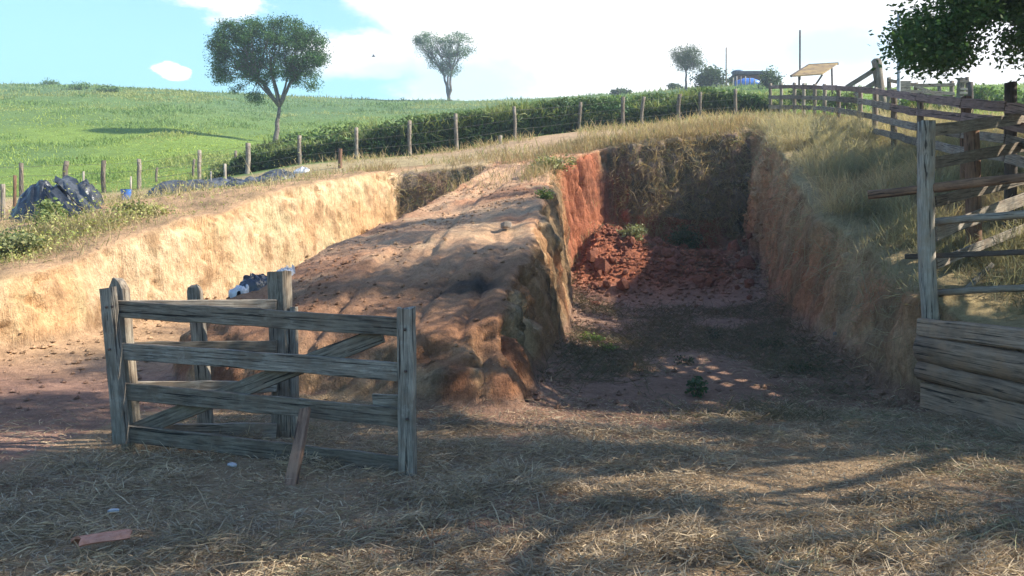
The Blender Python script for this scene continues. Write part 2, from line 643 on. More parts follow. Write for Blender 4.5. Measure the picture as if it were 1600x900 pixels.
def H(x, y):
    x = np.asarray(x, float)
    y = np.asarray(y, float)
    cl, cm, cr, cb = masks(x, y)
    C = np.maximum.reduce([cl, cm, cr, cb])
    f = FL(y)
    # slump at the foot of the walls
    foot = .22 * np.exp(-np.abs(x - XRl(y)) / .5) * sst(y, 10.5, 12) + .2 * np.exp(-np.abs(x - XLl(y)) / .6) * sst(y, 10, 12) + .25 * np.exp(-np.abs(x - XRr(y)) / .5) * sst(y, 11, 12.5)
    foot = foot + .20 * np.exp(-np.maximum(I(x, YF) - y, 0) / .35) * sst(x, -5.5, -4.5) * (1 - sst(x, .3, .9)) * sst(y, 9, 10)
    low = f + rubble(x, y) + foot * .7 + .05 * fbm(x * .5, y * .5, oct=3)
    top = T_top(x, y)
    return low + np.maximum(top - low, 0) * C


# ---- the cut banks as one dense sheet: height field, voxel remesh, noise relief
NX0, NX1, NY0, NY1 = -17.0, 13.0, 3.2, 28.2


def near_land():
    st = .065
    xs = np.arange(NX0, NX1 + st / 2, st)
    ys = np.arange(NY0, NY1 + st / 2, st)
    X, Y = np.meshgrid(xs, ys)
    Z = H(X, Y)
    ny, nx = X.shape
    top = np.stack([X.ravel(), Y.ravel(), Z.ravel()], 1)
    idx = np.arange(nx * ny).reshape(ny, nx)
    q = np.stack([idx[:-1, :-1], idx[:-1, 1:], idx[1:, 1:], idx[1:, :-1]], -1).reshape(-1, 4)
    rim = np.concatenate([idx[0, :], idx[1:, -1], idx[-1, -2::-1], idx[-2:0:-1, 0]])
    bot = top[rim].copy()
    bot[:, 2] = -1.2
    nb = len(rim)
    bi = np.arange(nb) + nx * ny
    j = np.roll(np.arange(nb), -1)
    side = np.stack([rim, bi, bi[j], rim[j]], 1)
    verts = np.concatenate([top, bot, [[(NX0 + NX1) / 2, (NY0 + NY1) / 2, -1.2]]])
    ctr = len(verts) - 1
    fan = np.stack([bi[j], bi, np.full(nb, ctr)], 1)
    me = mesh_np('cut_land', verts, [q, side, fan], None)
    tmp = link(bpy.data.objects.new('cut_land', me))
    md = tmp.modifiers.new('remesh', 'REMESH')
    md.mode = 'VOXEL'
    md.voxel_size = .068
    dg = bpy.context.evaluated_depsgraph_get()
    ev = tmp.evaluated_get(dg)
    em = ev.to_mesh()
    n = len(em.vertices)
    co = np.empty(n * 3, np.float32)
    em.vertices.foreach_get('co', co)
    co = co.reshape(-1, 3).astype(float)
    nl = len(em.loops)
    lv = np.empty(nl, np.int32)
    em.loops.foreach_get('vertex_index', lv)
    tot = np.empty(len(em.polygons), np.int32)
    em.polygons.foreach_get('loop_total', tot)
    assert (tot == 4).all()
    f = lv.reshape(-1, 4)
    ev.to_mesh_clear()
    bpy.data.objects.remove(tmp)
    bpy.data.meshes.remove(me)
    # drop underside and skirts
    c = co[f].mean(1)
    m = .08
    keep = (c[:, 2] > -.7) & (c[:, 0] > NX0 + m) & (c[:, 0] < NX1 - m) & (c[:, 1] > NY0 + m) & (c[:, 1] < NY1 - m)
    f = f[keep]
    used = np.unique(f)
    mp = np.full(n, -1)
    mp[used] = np.arange(len(used))
    return co[used], mp[f]


def vert_normals(co, f):
    a = co[f[:, 2]] - co[f[:, 0]]
    b = co[f[:, 3]] - co[f[:, 1]]
    fn = np.cross(a, b)
    vn = np.zeros_like(co)
    for k in range(4):
        for i in range(3):
            vn[:, i] += np.bincount(f[:, k], fn[:, i], len(co))
    vn /= np.linalg.norm(vn, axis=1, keepdims=True) + 1e-9
    return vn, fn


co, fq = near_land()
vn, _ = vert_normals(co, fq)
x, y, z = co.T
wall = sst(1 - vn[:, 2], .12, .55)
cl, cm, cr, cb = masks(x, y)
yard = 1 - np.maximum.reduce([cl, cm, cr, cb])
rub = rubble(x, y)
# erosion: drip columns down the walls, lumps, crumbs
flute = fbm(x * 2.1, y * 2.1, z * .28, 3)
flute2 = fbm(x * 5.5 + 3, y * 5.5, z * .7, 3)
lumps = fbm(x * .9, y * .9, z * .9, 4)
crumb = fbm(x * 5, y * 5, z * 5, 3)
mound_side = np.exp(-np.abs(x - XRl(y)) / .8) + .8 * (cm > .02) * (y < 12.5)
groove = 1 - np.abs(fbm(x * 1.5 + .25 * z, y * 1.5 + 5, z * .16, 3)) * 4.5            # sharp run-off grooves
groove = np.clip(groove, 0, 1) ** 1.5
groove2 = np.clip(1 - np.abs(fbm(x * 4.0 + 9, y * 4.0, z * .35, 3)) * 4.0, 0, 1) ** 1.5
ms = np.clip(mound_side, 0, 1)
lft = (x < XLl(y) + 1.5)                                                  # the dug face of the left cut is smoother
disp = wall * (.05 + .12 * ms) * (flute - .2) - wall * np.where(lft, .02, .08 + .24 * ms) * groove - wall * np.where(lft, .015, .07 + .12 * ms) * groove2 + wall * np.where(lft, .03, .07) * flute2
disp += (.03 + wall * np.where(lft, .06, .09) + .07 * (1 - yard)) * lumps + (.016 + .05 * wall + .02 * (1 - yard)) * crumb
pit = np.clip(fbm(x * 2.2 + 31, y * 2.2, z * 2.4, 3) - .40, 0, 1)
disp -= wall * lft * pit * .6
crk = np.clip(1 - np.abs(fbm(x * 1.1 + 90, y * .8, z * .8, 4)) * 14, 0, 1)
disp -= .03 * crk * (1 - wall) * (cm > .4)
knob = np.clip(fbm(x * 3.1 + 70, y * 3.1, z * 2.2, 3) - .12, 0, 1)
disp += wall * ms * knob * .14
disp += .12 * np.clip(rub * 1.6, 0, 1) * np.abs(fbm(x * 2.6, y * 2.6, z * 2.6, 3)) * 2 - 0
disp *= np.where(cm > .02, .2 + .8 * sst(z - FL(y), .2, 1.0), 1)
# rills running down the mound top
u = x - XRl(y)
rill = np.abs(fbm(u * 1.6 + 30, y * .18, oct=3)) * (cm > .5) * (1 - wall)
disp -= .35 * np.clip(.25 - rill, 0, 1) * (cm > .5) * (1 - wall) + .10 * np.clip(fbm(x * .8 + 50, y * .5, oct=3), -.3, 1) * (cm > .3) * (1 - wall)
edge = np.minimum.reduce([x - NX0, NX1 - x, y - NY0, NY1 - y])
disp *= np.clip(edge / .6, 0, 1)
co = co + vn * disp[:, None]
vn, fn = vert_normals(co, fq)
x, y, z = co.T


def C3(*c): return np.array(c, float)[None, :]


def lerp(a, b, t): return a + (b - a) * np.clip(t, 0, 1)[:, None]


n1 = fbm(x * .6, y * .6, z * .6, 4)
n2 = fbm(x * 1.9 + 7, y * 1.9, z * .7, 4)
n3 = fbm(x * 1.3 + 40, y * 1.3, z * 2.5, 3)
col = np.repeat(C3(.24, .14, .092), len(x), 0)                            # packed yard soil
col = lerp(col, C3(.30, .175, .12), sst(n1, -.1, .5))
col = lerp(col, C3(.42, .27, .15), sst(y, 11.5, 14) * (x < -3) * .9)        # dry floor of the left cut
col = lerp(col, C3(.30, .185, .125), sst(y, 11, 14) * (x > 0) * .8)
c_m = lerp(np.repeat(C3(.49, .30, .175), len(x), 0), C3(.43, .22, .12), sst(n1, -.1, .4))
c_m = lerp(c_m, C3(.44, .30, .18), sst(n2, .05, .5) * .8)
c_m = lerp(c_m, C3(.24, .15, .095), sst(n3, .2, .5) * .7)
c_m = lerp(c_m, C3(.24, .12, .065), sst(-y, -14.2, -12.0) * .75)            # front painted a darker brown, imitating the shade on it
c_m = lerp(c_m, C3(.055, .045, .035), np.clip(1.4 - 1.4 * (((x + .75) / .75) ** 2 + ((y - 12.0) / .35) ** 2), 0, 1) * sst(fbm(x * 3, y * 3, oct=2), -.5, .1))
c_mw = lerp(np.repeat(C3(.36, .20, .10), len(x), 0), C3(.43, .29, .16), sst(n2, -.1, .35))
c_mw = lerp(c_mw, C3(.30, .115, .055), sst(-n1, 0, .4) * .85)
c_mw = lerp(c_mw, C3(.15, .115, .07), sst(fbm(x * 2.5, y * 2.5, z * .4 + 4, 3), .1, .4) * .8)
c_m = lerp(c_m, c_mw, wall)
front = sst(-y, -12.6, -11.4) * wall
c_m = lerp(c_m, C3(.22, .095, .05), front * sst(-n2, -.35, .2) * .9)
c_l = lerp(np.repeat(C3(.62, .43, .25), len(x), 0), C3(.58, .345, .17), sst(n1, -.1, .4))
c_l = lerp(c_l, C3(.52, .42, .22), sst(n2, .05, .45) * .5)
c_l = lerp(c_l, C3(.34, .20, .10), sst(fbm(x * 3, y * 3, z * 1.2, 3), .22, .5) * .8)
c_l = lerp(c_l, lerp(np.repeat(C3(.43, .27, .15), len(x), 0), C3(.30, .20, .11), sst(n2, -.2, .4)), 1 - wall)
c_r = lerp(np.repeat(C3(.45, .235, .12), len(x), 0), C3(.48, .31, .17), sst(n2, -.1, .4))
c_r = lerp(c_r, C3(.40, .165, .08), sst(n1, .05, .45) * .7)
c_r = lerp(c_r, C3(.19, .15, .085), sst(fbm(x * 2.2, y * 2.2, z * .5, 3), .05, .4) * .5)
c_r = lerp(c_r, C3(.33, .25, .13), 1 - wall)
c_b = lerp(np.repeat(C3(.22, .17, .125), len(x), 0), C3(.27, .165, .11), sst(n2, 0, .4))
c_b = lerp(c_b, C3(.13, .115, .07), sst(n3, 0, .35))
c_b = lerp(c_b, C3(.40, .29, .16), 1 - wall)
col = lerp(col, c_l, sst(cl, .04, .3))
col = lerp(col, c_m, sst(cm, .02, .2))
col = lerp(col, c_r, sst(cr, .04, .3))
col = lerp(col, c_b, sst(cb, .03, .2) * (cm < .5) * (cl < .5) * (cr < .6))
red = np.clip(rub * 2.2, 0, 1) * (cb < .3) * (1 - sst(x, XRr(y) - 1.0, XRr(y) - .2))
redwall = sst(y, 20.4, 21.4) * (1 - sst(y, 24.9, 25.3)) * sst(wall, .2, .6) * sst(x, 1.0, 1.5) * (x < 3.4)
col = lerp(col, lerp(np.repeat(C3(.35, .125, .065), len(x), 0), C3(.24, .09, .05), sst(n2, -.1, .4)), np.maximum(red, redwall * .95))
straw_c = C3(.30, .22, .12)
col = lerp(col, straw_c, (y < 10.2) * (x > -4.5) * sst(fbm(x * .5 + 3, y * .5, oct=3), -.35, .2) * .65 * yard)
col = np.clip(col, 0, 1)

# cut into the pieces of the setting
fc = co[fq].mean(1)
fcl, fcm, fcr, fcb = masks(fc[:, 0], fc[:, 1])
reg = np.zeros(len(fq), int)
reg[fcm > .04] = 2
reg[fcl > .04] = 1
reg[fcr > .04] = 3
reg[(fcb > .04) & (reg == 0)] = 4
reg[(fc[:, 1] > 25.6)] = 4
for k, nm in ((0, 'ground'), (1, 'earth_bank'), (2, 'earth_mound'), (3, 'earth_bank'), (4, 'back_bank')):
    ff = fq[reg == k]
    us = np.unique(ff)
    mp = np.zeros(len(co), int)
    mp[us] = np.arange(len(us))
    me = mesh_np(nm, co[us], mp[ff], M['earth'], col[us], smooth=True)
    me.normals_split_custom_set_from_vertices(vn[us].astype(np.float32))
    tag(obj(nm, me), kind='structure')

# height look-up over the finished relief
HG = .12
hg_nx = int((NX1 - NX0) / HG) + 2
hg_ny = int((NY1 - NY0) / HG) + 2
hgrid = np.full((hg_ny, hg_nx), -99.0)
np.maximum.at(hgrid, (((co[:, 1] - NY0) / HG).astype(int), ((co[:, 0] - NX0) / HG).astype(int)), co[:, 2])


def Hz(px_, py_):
    xa = np.atleast_1d(np.asarray(px_, float))
    ya = np.atleast_1d(np.asarray(py_, float))
    z = H(xa, ya)
    i = ((ya - NY0) / HG).astype(int)
    j = ((xa - NX0) / HG).astype(int)
    ok = (xa > NX0 + .3) & (xa < NX1 - .3) & (ya > NY0 + .3) & (ya < NY1 - .3)
    g = hgrid[np.clip(i, 0, hg_ny - 1), np.clip(j, 0, hg_nx - 1)]
    z = np.where(ok & (g > -50), g, z)
    return float(z[0]) if np.ndim(px_) == 0 else z


def grid_sheet(name, X, Y, Z, colour, hole=None):
    ny, nx = X.shape
    v = np.stack([X.ravel(), Y.ravel(), Z.ravel()], 1)
    idx = np.arange(nx * ny).reshape(ny, nx)
    q = np.stack([idx[:-1, :-1], idx[:-1, 1:], idx[1:, 1:], idx[1:, :-1]], -1).reshape(-1, 4)
    if hole is not None:
        q = q[~hole(v[q].mean(1))]
    return tag(obj(name, mesh_np(name, v, q, M['earth'], colour(v), smooth=True)), kind='structure')


def FLINE(px): return I(px, [(-100, 29.5), (300, 30.5), (640, 32.2), (907, 34.8), (1200, 36), (1300, 24), (1450, 14)])


def soil_cols(v):
    n = fbm(v[:, 0] * .3, v[:, 1] * .3, oct=4)
    c = lerp(np.repeat(C3(.26, .15, .09), len(v), 0), C3(.34, .24, .13), sst(n, -.2, .3))
    px = 800 + v[:, 0] / np.maximum(v[:, 1], 1) * FPX
    return lerp(c, C3(.14, .20, .05), sst(v[:, 1] - FLINE(px), -.3, .8))


def hill_cols(v):
    n = fbm(v[:, 0] * .12, v[:, 1] * .12, oct=4)
    c = lerp(np.repeat(C3(.15, .215, .045), len(v), 0), C3(.11, .17, .05), sst(n, -.2, .3))
    d = v[:, 1]
    px = 800 + v[:, 0] / d * FPX
    tan = lerp(np.repeat(C3(.40, .27, .16), len(v), 0), C3(.36, .28, .15), sst(n, -.2, .3))
    c = lerp(c, tan, 1 - sst(d - FLINE(px) + .8 * n, -1.0, .4))
    c = lerp(c, C3(.085, .145, .055), sst(d, 62, 85))
    return c


xs = np.arange(-60, 60.1, .6)
ys = np.arange(-22, 28.3, .6)
X, Y = np.meshgrid(xs, ys)
Z = H(X, Y)
ins = (X > NX0 + .2) & (X < NX1 - .2) & (Y > NY0 + .2) & (Y < NY1 - .2)
Z = np.where(ins, np.minimum(Z - .6, Z - .6), Z - .02)
grid_sheet('ground', X, Y, Z, soil_cols, lambda c: (c[:, 0] > NX0 + .9) & (c[:, 0] < NX1 - .9) & (c[:, 1] > NY0 + .9) & (c[:, 1] < NY1 - .9))
pxs = np.arange(-900, 2501, 11.0)
ds = np.concatenate([np.geomspace(27.6, 125, 190), np.geomspace(128, 320, 24)])
PX, Y = np.meshgrid(pxs, ds)
X = (PX - 800) / FPX * Y
Z = T_top(X, Y) - .03 * np.clip((29 - Y), 0, 1)
grid_sheet('hill', X, Y, Z, hill_cols)


# ------------------------------------------------------------------ blades and leaves
def blades(base, direc, length, width, colour, bend=.3, name='grass', mat='grass', side=None):
    """base (n,3), direc (n,3) unit, length, width (n,), colour (n,3); 3 triangles each"""
    n = len(base)
    rnd = rng.normal(size=(n, 3))
    s = np.cross(direc, rnd) if side is None else side
    s /= np.linalg.norm(s, axis=1, keepdims=True) + 1e-9
    nrm = np.cross(s, direc)
    b = (rng.normal(0, 1, n) * bend)[:, None] * length[:, None]
    mid = base + direc * (length * .55)[:, None] + nrm * b * .25
    tip = base + direc * length[:, None] + nrm * b
    tip[:, 2] -= np.abs(b[:, 0]) * .4
    w = width[:, None] * .5
    V = np.stack([base - s * w * .7, base + s * w * .7, mid + s * w, mid - s * w, tip], 1).reshape(-1, 3)
    i = np.arange(n) * 5
    q = np.stack([i, i + 1, i + 2, i + 3], 1)
    t = np.stack([i + 3, i + 2, i + 4], 1)
    c = np.repeat(colour, 5, 0)
    return mesh_np(name, V, [q, t], M[mat], np.clip(c, 0, 1))


def leafquads(cen, size, colour, name='leaves', mat='leaf', flat=0.0, aspect=.5):
    n = len(cen)
    d = rng.normal(size=(n, 3))
    d[:, 2] *= (1 - flat)
    d /= np.linalg.norm(d, axis=1, keepdims=True)
    up = rng.normal(size=(n, 3)) + np.array([0, 0, flat * 2.5])
    s = np.cross(d, up)
    s /= np.linalg.norm(s, axis=1, keepdims=True) + 1e-9
    L = size[:, None] * .5
    W = L * aspect
    V = np.stack([cen - d * L, cen + s * W + d * L * .1, cen + d * L, cen - s * W + d * L * .1], 1).reshape(-1, 3)
    i = np.arange(n) * 4
    return mesh_np(name, V, np.stack([i, i + 1, i + 2, i + 3], 1), M[mat], np.clip(np.repeat(colour, 4, 0), 0, 1))


def mixcols(n, *cs):
    """random mixture of colours with brightness scatter"""
    cs = np.array(cs, float)
    w = rng.dirichlet(np.full(len(cs), .6), n)
    return (w @ cs) * rng.uniform(.72, 1.25, (n, 1))


# surface sampler over the cut land
farea = np.linalg.norm(fn, axis=1) * .5
fnn = fn / (np.linalg.norm(fn, axis=1, keepdims=True) + 1e-9)


def sample_faces(weight, n):
    p = farea * weight
    cdf = np.cumsum(p)
    k = np.searchsorted(cdf, rng.uniform(0, cdf[-1], n))
    k = np.clip(k, 0, len(fq) - 1)
    a, b = rng.uniform(0, 1, (2, n, 1))
    q = co[fq[k]]
    pos = (q[:, 0] * (1 - a) + q[:, 1] * a) * (1 - b) + (q[:, 3] * (1 - a) + q[:, 2] * a) * b
    return pos, fnn[k], k


fx, fy, fz = fc.T
flat_ = sst(fnn[:, 2], .55, .85)


def unit(v): return v / (np.linalg.norm(v, axis=1, keepdims=True) + 1e-9)


# trampled dry grass over the yard
N = 230000
nz = fbm(fx * .8 + 11, fy * .8, oct=4)
clump = sst(fbm(fx * 2.6, fy * 2.6, oct=3), -.25, .2)
dens = (reg == 0) * sst(nz, -.38, .15) * (.24 + clump) * np.clip(1.25 - .05 * fy, .1, 1)
dens *= np.where(fy < 9.7 + .35 * fx * (fx > 0) * .3, 1, .10)
dens *= 1 - .92 * ((fx < -4.2) & (fy > 7.2 + .25 * (-4.2 - fx)))
dens *= 1 - .6 * sst(fbm(fx * .5 + 60, fy * .5, oct=2), .1, .4) * (fy < 6.8)
dens *= 1 - .8 * ((fy > 9.2) & (fx > -.4) & (fx < 2.2))
dens /= np.maximum(fy / 6.0, .7)
pos, nn, k = sample_faces(dens, N)
a = rng.uniform(0, 2 * np.pi, N)
lay = fbm(pos[:, 0] * 1.3, pos[:, 1] * 1.3, oct=2) * 5
a = np.where(rng.random(N) < .4, lay + rng.normal(0, .7, N), a)
ele = np.abs(rng.normal(0, .2, N)) + .02
ele = np.where(rng.random(N) < .07, rng.uniform(.4, 1.2, N), ele)
direc = np.stack([np.cos(a) * np.cos(ele), np.sin(a) * np.cos(ele), np.sin(ele)], 1)
L = rng.gamma(4, .022, N) * np.where(ele > .5, .9, 1)
pos = pos + np.array([0, 0, 1]) * (rng.uniform(0, .075, N) * sst(fbm(pos[:, 0] * 2.6, pos[:, 1] * 2.6, oct=3), -.2, .4) + .002)[:, None]
c = mixcols(N, (.52, .40, .24), (.36, .28, .18), (.62, .50, .33), (.19, .14, .095), (.24, .16, .10))
gp = sst(fbm(pos[:, 0] * .45 + 21, pos[:, 1] * .45, oct=3), .05, .4) * (rng.random(N) < .22)
c = lerp(c, mixcols(N, (.18, .20, .10), (.24, .25, .14)), gp)
dark = sst(fbm(pos[:, 0] * 2.1 + 5, pos[:, 1] * 2.1, oct=3), -.05, .3)
c = lerp(c, mixcols(N, (.16, .12, .08), (.22, .17, .11)), dark * .55 * (rng.random(N) < .7))
o = obj('dry_grass', blades(pos, direc, L, rng.uniform(.0035, .0085, N), c, .45, 'dry_grass', 'straw'))
tag(o, 'trampled dry straw coloured grass covering the yard in front of the gate', 'dry grass', kind='stuff')

N = 120000
pos, nn, k = sample_faces((reg == 0) * (fy < 10.8) * np.clip(1.35 - .08 * fy, .1, 1) * (1 - .85 * ((fx < -4.2) & (fy > 7.2 + .25 * (-4.2 - fx)))), N)
a = rng.uniform(0, 2 * np.pi, N)
ele = np.abs(rng.normal(0, .25, N))
direc = np.stack([np.cos(a) * np.cos(ele), np.sin(a) * np.cos(ele), np.sin(ele)], 1)
pos[:, 2] += rng.uniform(0, .012, N)
o = obj('straw_litter', blades(pos, direc, rng.gamma(4, .011, N), rng.uniform(.003, .009, N), mixcols(N, (.50, .38, .22), (.34, .25, .15), (.17, .12, .08), (.12, .08, .055), (.60, .50, .34)), .3, 'straw_litter', 'straw'))
tag(o, 'short broken bits of straw and dead leaf littering the yard soil', 'straw litter', kind='stuff')

# crumbs and small clods of soil lying about
def crumbs(name, label, weight, n, lo, hi):
    pos, nn, k = sample_faces(weight, n)
    r = lo + (hi - lo) * rng.random(n) ** 3.5
    base = np.array([[1, 0, 0], [0, 1, 0], [-1, 0, 0], [0, -1, 0], [0, 0, .8], [0, 0, -.6]], float)
    a = rng.uniform(0, 6.28, n)
    V = base[None] * rng.uniform(.55, 1.3, (n, 6, 1)) * r[:, None, None]
    ca, sa = np.cos(a)[:, None], np.sin(a)[:, None]
    V = np.stack([V[..., 0] * ca - V[..., 1] * sa + V[..., 2] * .3, V[..., 0] * sa + V[..., 1] * ca, V[..., 2]], -1)
    V = (V + pos[:, None] + nn[:, None] * r[:, None, None] * .25).reshape(-1, 3)
    F = np.array([[0, 1, 4], [1, 2, 4], [2, 3, 4], [3, 0, 4], [1, 0, 5], [2, 1, 5], [3, 2, 5], [0, 3, 5]])
    F = (F[None] + 6 * np.arange(n)[:, None, None]).reshape(-1, 3)
    c = np.repeat(np.clip(col[fq[k, 0]] * rng.uniform(.75, 1.35, (n, 1)), 0, 1), 6, 0)
    tag(obj(name, mesh_np(name, V, F, M['earth'], c)), label, 'soil crumbs', kind='stuff')


crumbs('soil_crumbs', 'crumbs of tan soil scattered over the top of the mound', (reg == 2) * flat_ * sst(fbm(fx, fy, oct=3), -.2, .4), 2500, .006, .045)
crumbs('soil_crumbs', 'crumbs of fallen soil along the foot of the cut walls', (reg == 0) * (fy > 10) * (.12 + np.exp(-np.abs(fx - XRl(fy)) / .5) + np.exp(-np.abs(fx - XLl(fy)) / .5) + np.exp(-np.abs(fx - XRr(fy)) / .5)), 5000, .008, .07)
crumbs('red_crumbs', 'broken bits of red clay between the larger clods of the rubble heap', np.clip(rubble(fx, fy) * 1.5, 0, 1) * (fcb < .3) * (fcm < .2) * (fnn[:, 2] > .45), 7000, .012, .09)

# grass of the right bank: long, half dry
N = 170000
up_r = (reg == 3) * (fy > 10.2)
dR = (fx - XRr(fy))
edge_n = .45 + .55 * fbm(fx * .9, fy * .9, oct=3)
dens = up_r * sst(dR, edge_n * .9 + .2, edge_n * .9 + .9) * np.clip(14 / fy, .5, 1.2) * np.where((fx > 5.2) & (fy < 11.6), .25, 1)
dens = dens + (reg == 3) * (fy > 14.5) * .04 * sst(fbm(fx * 1.2, fy * 1.2, fz * .8, 3), -.1, .3)
dens = dens * (.10 + .90 * flat_) + (reg == 3) * (fy > 10.8) * .13 * np.exp(-((dR - .42) / .22) ** 2) * sst(fbm(fx * 1.4 + 8, fy * 1.4, oct=3), -.3, .2) + (reg == 3) * (fy > 21.5) * flat_ * .8
pos, nn, k = sample_faces(dens, N)
hang = 1 - sst(nn[:, 2], .3, .8)
direc = unit(np.array([0, 0, 1.]) * (1 - hang[:, None] * 1.1) + nn * .35 + rng.normal(0, .6, (N, 3)) + np.array([-.15, -.15, -.2]) * hang[:, None])
tus = fbm(pos[:, 0] * 2.4, pos[:, 1] * 2.4, pos[:, 2] * 1.5, 3)
L = rng.gamma(4, .055, N) * np.where(hang > .5, .75, 1) * (.55 + 1.1 * sst(tus, -.25, .35))
g = fbm(pos[:, 0] * .6, pos[:, 1] * .6, pos[:, 2] * .6, 3)
c = lerp(mixcols(N, (.54, .42, .25), (.42, .33, .19), (.33, .22, .13)), mixcols(N, (.13, .15, .085), (.19, .20, .115), (.28, .26, .16)), sst(g, -.25, .15) * .75)
crest = sst(pos[:, 1], 17.5, 21)
c = lerp(c, mixcols(N, (.54, .43, .27), (.40, .32, .20), (.30, .27, .16), (.24, .25, .12)), crest * .85)
c = c * (.72 + .6 * sst(tus, -.3, .35))[:, None]
c = lerp(c, mixcols(N, (.52, .41, .25), (.40, .31, .19)), hang * .7)
o = obj('bank_grass', blades(pos, direc, L, rng.uniform(.005, .011, N), c, .55, 'bank_grass', 'grass'))
tag(o, 'long half dry grass growing over the top of the right earth bank', 'long grass', kind='stuff')

# dry grass hanging on the back wall and on top of the mound and plateau
N = 42000
w_back = ((reg == 4) & (fx > 1.0) & (fy > 24)) * (.6 + .8 * sst(fbm(fx, fy, fz, 3), -.2, .3)) * np.where(fnn[:, 2] < .5, .8, 1.0)
tuft = sst(fbm(fx * .7 + 13, fy * .7, oct=3), .02, .3)
w_mound = (reg == 2) * flat_ * tuft * sst(fy, 18.5, 22.5) * .6 * (1 - .9 * ((fx > -1.6 + .2 * (fy - 20)) & (fx < .2 + .1 * (fy - 20))))
w_back2 = ((reg == 4) & (fx <= 1.0)) * tuft * .3 + ((reg == 4) & (fx < -1)) * (fy > 25.3) * (fnn[:, 2] < .6) * .6
pos, nn, k = sample_faces(w_back + w_mound + w_back2, N)
hang = 1 - sst(nn[:, 2], .3, .8)
direc = unit(np.array([0, 0, 1.]) * (1 - hang[:, None] * 1.25) + nn * .3 + rng.normal(0, .4, (N, 3)))
L = rng.gamma(5, .05, N)
c = lerp(mixcols(N, (.45, .34, .18), (.36, .27, .14), (.26, .18, .10)), mixcols(N, (.16, .20, .07), (.28, .28, .13)), rng.random(N) < .1)
o = obj('wall_grass', blades(pos, direc, L, rng.uniform(.008, .016, N), c, .4, 'wall_grass', 'grass'))
tag(o, 'dry grass tufts on the mound top and over the shaded back wall of the cut', 'dry grass', kind='stuff')

# leafy weeds along the left bank
N = 46000
ll = XLl(fy) - fx
dens = (reg == 1) * flat_ * sst(ll, .9, 2.0) * sst(fbm(fx * .55 + 5, fy * .55, oct=3), -.3, .15) * (1 - sst(fy, 16.8, 18.8)) * (fy > 10) * sst(-ll, -9.5, -7)
dens = dens + (reg == 1) * flat_ * sst(ll, .3, .8) * .05 * (fy > 10)
pos, nn, k = sample_faces(dens, N)
direc = unit(np.array([0, 0, 1.]) + rng.normal(0, .5, (N, 3)))
hh = sst(fbm(pos[:, 0] * .8, pos[:, 1] * .8, oct=2), -.4, .5)
L = rng.gamma(4, .05, N) * (.4 + hh)
c = mixcols(N, (.42, .35, .18), (.27, .27, .11), (.48, .38, .22), (.34, .29, .14))
o = obj('weeds', blades(pos, direc, L, rng.uniform(.008, .018, N), c, .4, 'weeds', 'grass'))
tag(o, 'yellow green weeds and dry stalks along the top of the left bank', 'weeds', kind='stuff')
N = 16000
pos, nn, k = sample_faces(dens, N)
pos[:, 2] += rng.gamma(3, .09, N) * (.3 + sst(fbm(pos[:, 0] * .8, pos[:, 1] * .8, oct=2), -.4, .5))
c = mixcols(N, (.22, .27, .07), (.34, .35, .11), (.42, .40, .13))
o = obj('weed_leaves', leafquads(pos, rng.uniform(.03, .08, N), c, 'weed_leaves', 'leaf', .3, .6))
tag(o, 'small pale green leaves of the weeds on the left bank', 'weeds', kind='stuff')

# sparse dead stalks on the trench floors
N = 24000
dens = (reg == 0) * (fy > 9.5) * (fx > 0) * sst(fbm(fx * .7 + 2, fy * .7, oct=3), -.2, .35) * np.clip(1.6 - fy * .05, .3, 1)
pos, nn, k = sample_faces(dens, N)
a = rng.uniform(0, 2 * np.pi, N)
direc = unit(np.stack([np.cos(a), np.sin(a), np.abs(rng.normal(.3, .5, N))], 1))
o = obj('dead_stalks', blades(pos, direc, rng.gamma(4, .045, N), rng.uniform(.005, .010, N), mixcols(N, (.13, .10, .06), (.22, .16, .09), (.10, .11, .05)), .4, 'dead_stalks', 'straw'))
tag(o, 'dark dead stalks scattered over the floor of the right cut', 'dead stalks', kind='stuff')

# pasture on the hill
N = 260000
px = rng.uniform(-120, 1720, N)
d = np.exp(rng.uniform(math.log(14), math.log(112), N))
xx = (px - 800) / FPX * d
sel = (d > FLINE(px) + .4 + rng.normal(0, .25, N)) & ~((px > 1215) & (d < 36) & (xx < XRr(d) + 3.6))
px, d, xx = px[sel], d[sel], xx[sel]
patch = fbm(xx * .35, d * .35, oct=3)
sel = rng.random(len(d)) < .35 + .65 * sst(patch, -.3, .2)
px, d, xx, patch = px[sel], d[sel], xx[sel], patch[sel]
N = len(d)
pos = np.stack([xx, d, H(xx, d) - .03], 1)
big = fbm(xx * .05 + 3, d * .05, oct=3)
L = rng.gamma(6, .024, N) * (.5 + .9 * sst(patch, -.1, .5)) * (.6 + d / 85)
direc = unit(np.array([0, 0, 1.]) + rng.normal(0, .4, (N, 3)))
c = mixcols(N, (.32, .40, .075), (.37, .43, .10), (.27, .35, .075))
c = lerp(c, mixcols(N, (.17, .25, .11), (.22, .29, .13), (.26, .31, .15)), sst(d + 16 * big, 55, 80) * .9)
c = lerp(c, mixcols(N, (.12, .21, .06), (.15, .25, .075)), sst(patch, .1, .35) * .7)
c = lerp(c, mixcols(N, (.40, .37, .14), (.36, .36, .12)), sst(fbm(xx * .16 + 70, d * .1, oct=3), .12, .4) * .55)
bare = np.exp(-(((px - 402) / 26) ** 2 + ((d - 50.5) / 1.6) ** 2)) + np.exp(-(((px - 50) / 10) ** 2 + ((d - 50) / 1.2) ** 2))
L = L * (1 - np.clip(bare * 1.6, 0, .97))
right = sst(px, 1230, 1330) * sst(-d, -60, -40)
c = lerp(c, mixcols(N, (.19, .33, .055), (.24, .38, .08)), right)
